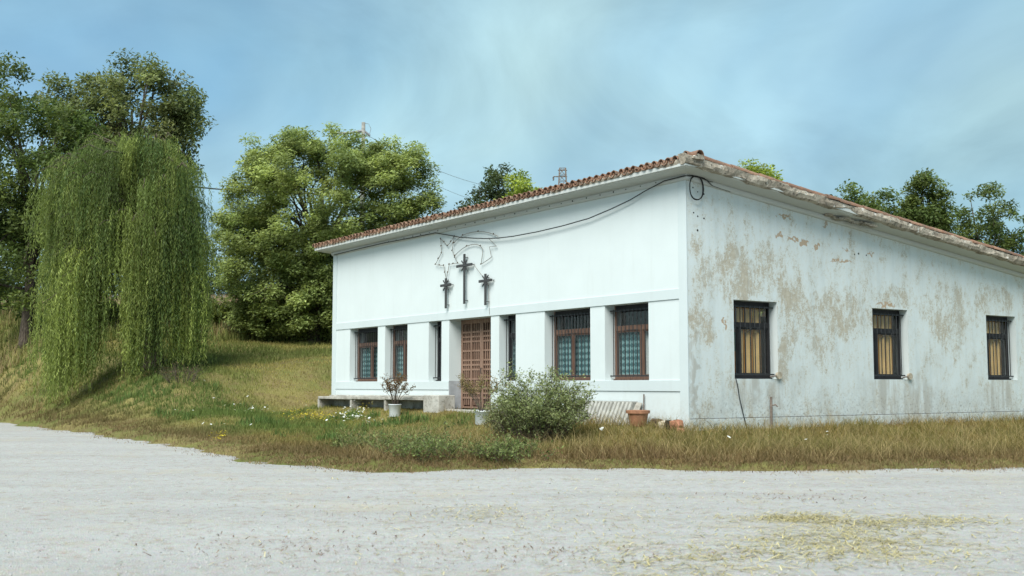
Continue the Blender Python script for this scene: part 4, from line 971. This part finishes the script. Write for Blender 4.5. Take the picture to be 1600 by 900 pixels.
blades('dry_grass', 'tall dry tan grass of the verge between yard and chapel', 'grass', X, Y, H, .007 + .005 * r.random(n), colr, 2, 1.5)
print('verge blades', n)
X, Y, r = scatter(260000, -1000, 900, 15, 40, 51); s = edge_dist(X, Y) + (fbm(X, Y, .9, 2) - .5) * 1.1
k_ = (s > -1.3) & (s < .9) & (r.random(len(X)) < np.exp(-(np.minimum(s - .3, 0) / .55) ** 2) * (.15 + 1.1 * fbm(X, Y, 1.6, 52) ** 2)); X, Y, s = X[k_], Y[k_], s[k_]; n = len(X)
blades('edge_litter', 'matted dead grass spilling over the edge of the gravel yard', 'dead grass', X, Y, (.03 + .08 * r.random(n)) * smooth(-1.4, .2, s) + .012, .008 + .008 * r.random(n), np.array([.22, .155, .085]) * (1 + .3 * r.normal(size=(n, 1))), 53, 2.6)
# a few tall seed stalks
X, Y, r = scatter(30000, -260, 860, 16, 30, 3); s = edge_dist(X, Y); k_ = (s > .5) & (bdist(X, Y) > .1) & (X > -7) & (r.random(len(X)) < .55); X, Y = X[k_], Y[k_]; n = len(X)
blades('seed_stalks', 'scattered straw-coloured seed stalks standing above the verge grass', 'grass', X, Y, .20 + .34 * r.random(n) ** 1.5, np.full(n, .006), np.array([.34, .265, .13]) * (1 + .2 * r.normal(size=(n, 1))), 4, 1.6)
# short lawn on the left
X, Y, r = scatter(330000, -900, 60, 22, 75, 5)
s = edge_dist(X, Y) + (fbm(X, Y, .9, 2) - .5) * 1.1; db = bdist(X, Y); u, v = uv(X, Y)
k_ = (r.random(len(X)) < smooth(-.1, 1.4, s) * (.25 + 1.1 * fbm(X, Y, .5, 19))) & (db > .25) & ~((X > BL - .1) & (Y > -.1)); X, Y, s, v = X[k_], Y[k_], s[k_], v[k_]; n = len(X)
green = smooth(.42, .62, fbm(X, Y, .28, 23)); belt = np.exp(-((s - 4.2) / 1.7) ** 2); gq = np.clip(.75 * green + .8 * belt, 0, 1)[:, None]
cg = np.array([.115, .16, .042]); cy = field_color(X, Y, r, [(.30, .255, .08), (.24, .23, .058), (.36, .295, .11), (.21, .165, .06)], .6, 31)
colr = cg * gq * (1 + .25 * r.normal(size=(n, 1))) + cy * (1 - gq); wq = (1 - smooth(1.0, 3.0, s))[:, None] * .8; colr = colr * (1 - wq) + np.array([.17, .12, .06]) * (1 + .2 * r.normal(size=(n, 1))) * wq
H = (.045 + .10 * r.random(n)) * (.6 + .8 * gq[:, 0]) * np.clip(v / 32, .9, 1.8)
blades('lawn_grass', 'short patchy green and straw lawn left of the chapel', 'grass', X, Y, H, .014 * np.clip(v / 30, .9, 2.4), colr, 6, .7); print('lawn blades', n)
# tall weeds along the bank and the field edge
X, Y, r = scatter(60000, -900, -270, 52, 115, 7); u, v = uv(X, Y); bank = ((v > 55) & (v < 70)) | (v > 92); k_ = bank & (r.random(len(X)) < .9) & (bdist(X, Y) > 4); X, Y, v = X[k_], Y[k_], v[k_]; n = len(X)
colr = np.where((v > 92)[:, None], field_color(X, Y, r, [(.36, .26, .18), (.42, .32, .22), (.30, .25, .13)], .3, 33), field_color(X, Y, r, [(.15, .18, .05), (.22, .24, .075), (.25, .19, .10)], .5, 34))
blades('bank_weeds', 'tall weeds and dry field grass on the rise behind the lawn', 'weeds', X, Y, (.35 + .7 * r.random(n)) * np.where(v > 92, 1.3, .8), .03 + .03 * r.random(n), colr, 8, .5)
# rank green tufts along the yard side of the lawn
X, Y, r = scatter(90000, -900, -60, 22, 42, 15); s = edge_dist(X, Y); tuft = fbm(X, Y, .9, 40)
k_ = (s > 2.3) & (s < 6.8) & (tuft > .57) & (bdist(X, Y) > .8) & (X < -5.5); X, Y, tuft = X[k_], Y[k_], tuft[k_]; n = len(X)
blades('green_tufts', 'rank green tufts along the lawn edge by the yard', 'grass', X, Y, (.10 + .22 * r.random(n)) * smooth(.55, .68, tuft) + .04, .016 + .008 * r.random(n), np.array([.10, .16, .045]) * (1 + .28 * r.normal(size=(n, 1))), 16, .6)
def flowers(name, label, pts, colr, size, seed, hmin, hmax):
    r = np.random.default_rng(seed); n = len(pts); P = np.array([(x, y, gz(x, y) + r.uniform(hmin, hmax)) for x, y in pts]); VV = []; FF = []; b0 = 0
    for p in P:
        a = np.arange(6) * math.pi / 3 + r.uniform(0, 1); rr_ = size * r.uniform(.6, 1.2); tl = r.normal(size=2) * .35
        ring = np.stack([rr_ * np.cos(a), rr_ * np.sin(a), rr_ * (np.cos(a) * tl[0] + np.sin(a) * tl[1]) + .2 * rr_], 1)
        VV += [p] + list(p + ring); FF += [(b0, b0 + 1 + q, b0 + 1 + (q + 1) % 6) for q in range(6)]; b0 += 7
    c = np.repeat(np.array(colr) * (1 + .12 * r.normal(size=(n, 1))), 7, 0)
    o = tag(link(name, fastmesh(name, np.array(VV), np.array(FF), np.clip(c, 0, 1)), M['petal']), label, 'flowers'); o['kind'] = 'stuff'
def patch(px0, px1, y0, y1, n, seed):
    r = np.random.default_rng(seed); out_ = []
    for _ in range(n):
        px, py = r.normal((px0 + px1) / 2, (px1 - px0) / 4), r.uniform(y0, y1); v = 24.
        for _ in range(6):                                           # walk down the view ray to the ground
            p = W((px - 800) * v / 1744, v); z = gz(p.x, p.y); v = .5 * v + .5 * min(45, max(18, (CAM.z - z) * 1744 / max(py - 601, 8)))
        out_.append((p.x, p.y))
    return out_
flowers('yellow_flowers', 'drift of small yellow wildflowers in the grass before the bench', patch(435, 540, 646, 664, 300, 1) + patch(555, 580, 638, 646, 60, 2) + patch(335, 358, 688, 694, 40, 3), (.50, .40, .04), .021, 4, .10, .28)
flowers('white_flowers', 'scattered white wild carrot flowers in the grass', patch(520, 600, 642, 672, 110, 5) + patch(900, 970, 668, 690, 7, 6) + patch(300, 480, 620, 660, 30, 7) + patch(1040, 1300, 690, 705, 6, 13), (.72, .74, .70), .034, 8, .18, .34)
# straw on the yard
def straw(name, label, pts, seed, lmin=.05, lmax=.22, c=(.46, .39, .17)):
    r = np.random.default_rng(seed); n = len(pts); p = np.array(pts); a = r.uniform(0, math.pi, n); d = np.stack([np.cos(a), np.sin(a)], 1); L = r.uniform(lmin, lmax, n)[:, None] / 2; w = np.stack([-d[:, 1], d[:, 0]], 1) * .0045
    z = rz(p[:, 0], p[:, 1]) + .004 + .010 * r.random(n); tl = r.normal(size=n) * .012; md = p + w * r.normal(size=(n, 1)) * 6
    q = lambda xy, zz: np.concatenate([xy, zz[:, None]], 1)
    V = np.stack([q(p - d * L - w, z), q(p - d * L + w, z), q(md - w, z + np.abs(tl)), q(md + w, z + np.abs(tl)), q(p + d * L - w, z + tl * .3), q(p + d * L + w, z + tl * .3)], 1).reshape(-1, 3); i = np.arange(n)[:, None] * 6
    F_ = np.concatenate([i + np.array([[0, 1, 3, 2]]), i + np.array([[2, 3, 5, 4]])], 0); col_ = np.clip(np.array(c) * (1 + .25 * r.normal(size=(n, 1))), .01, 1)
    o = tag(link(name, fastmesh(name, V, F_, np.repeat(col_, 6, 0)), M['grass']), label, 'straw'); o['kind'] = 'stuff'
def yard_pts(n, px, py, sx, sy, seed):
    r = np.random.default_rng(seed); PX = r.normal(px, sx, n); PY = np.clip(r.normal(py, sy, n), 748, 990); v = 1.49 * 1744 / (PY - 601); u = (PX - 800) * v / 1744
    x, y = CAM.x + AX.x * v + RT.x * u, CAM.y + AX.y * v + RT.y * u; k_ = edge_dist(x, y) < -.1
    return list(zip(x[k_], y[k_]))
straw('straw_litter', 'pale straw strewn on the gravel in the right foreground', yard_pts(620, 1310, 830, 80, 15, 1) + yard_pts(330, 1240, 846, 80, 14, 31) + yard_pts(170, 1130, 862, 90, 16, 14) + yard_pts(420, 1400, 850, 85, 22, 32) + yard_pts(300, 1050, 880, 90, 22, 33) + yard_pts(420, 1420, 812, 80, 5, 2) + yard_pts(380, 1240, 806, 50, 4, 3), 11, .06, .26, (.50, .44, .235))
straw('thin_straw', 'single straws scattered thinly over the gravel yard', yard_pts(1500, 950, 800, 330, 45, 4) + yard_pts(220, 740, 800, 40, 8, 6), 12, .04, .16, (.48, .43, .27))
straw('leaf_litter', 'brown bits of litter scattered on the gravel yard', yard_pts(260, 500, 850, 140, 14, 5) + yard_pts(200, 860, 862, 130, 10, 41) + yard_pts(150, 640, 800, 200, 12, 42) + yard_pts(120, 1250, 775, 60, 4, 43), 13, .012, .05, (.22, .15, .11))
X, Y, r = scatter(17000, -860, 860, 5.2, 24, 21); k_ = edge_dist(X, Y) < .25; X, Y = X[k_], Y[k_]; n = len(X)
R_ = .003 + .013 * r.random(n) ** 4 + .004 * r.random(n); c = np.stack([X, Y, rz(X, Y) + R_ * .05], 1)
oc = np.array([(1, 0, 0), (-1, 0, 0), (0, 1, 0), (0, -1, 0), (0, 0, .6), (0, 0, -.6)]); of = np.array([(0, 2, 4), (2, 1, 4), (1, 3, 4), (3, 0, 4), (2, 0, 5), (1, 2, 5), (3, 1, 5), (0, 3, 5)])
a = r.uniform(0, 6.28, n); ca, sa = np.cos(a), np.sin(a); st_ = r.uniform(.6, 1.4, (n, 1)) * np.ones((1, 6))
ox = oc[None, :, 0] * st_; oy = oc[None, :, 1] * np.ones((n, 1)); V = np.stack([ox * ca[:, None] - oy * sa[:, None], ox * sa[:, None] + oy * ca[:, None], np.ones((n, 1)) * oc[None, :, 2]], 2) * R_[:, None, None] * r.uniform(.75, 1.25, (n, 6, 1)) + c[:, None, :]
F_ = (np.arange(n)[:, None, None] * 6 + of[None]).reshape(-1, 3); tn = r.random((n, 1)); cp = np.array([.30, .295, .28]) * (1 - tn) + np.array([.44, .435, .415]) * tn; dk = r.random(n) < .03; cp[dk] *= .55
o = tag(link('loose_pebbles', fastmesh('loose_pebbles', V.reshape(-1, 3), F_, np.repeat(cp, 6, 0)), M['pebble']), 'loose grey pebbles strewn over the gravel yard', 'gravel'); o['kind'] = 'stuff'
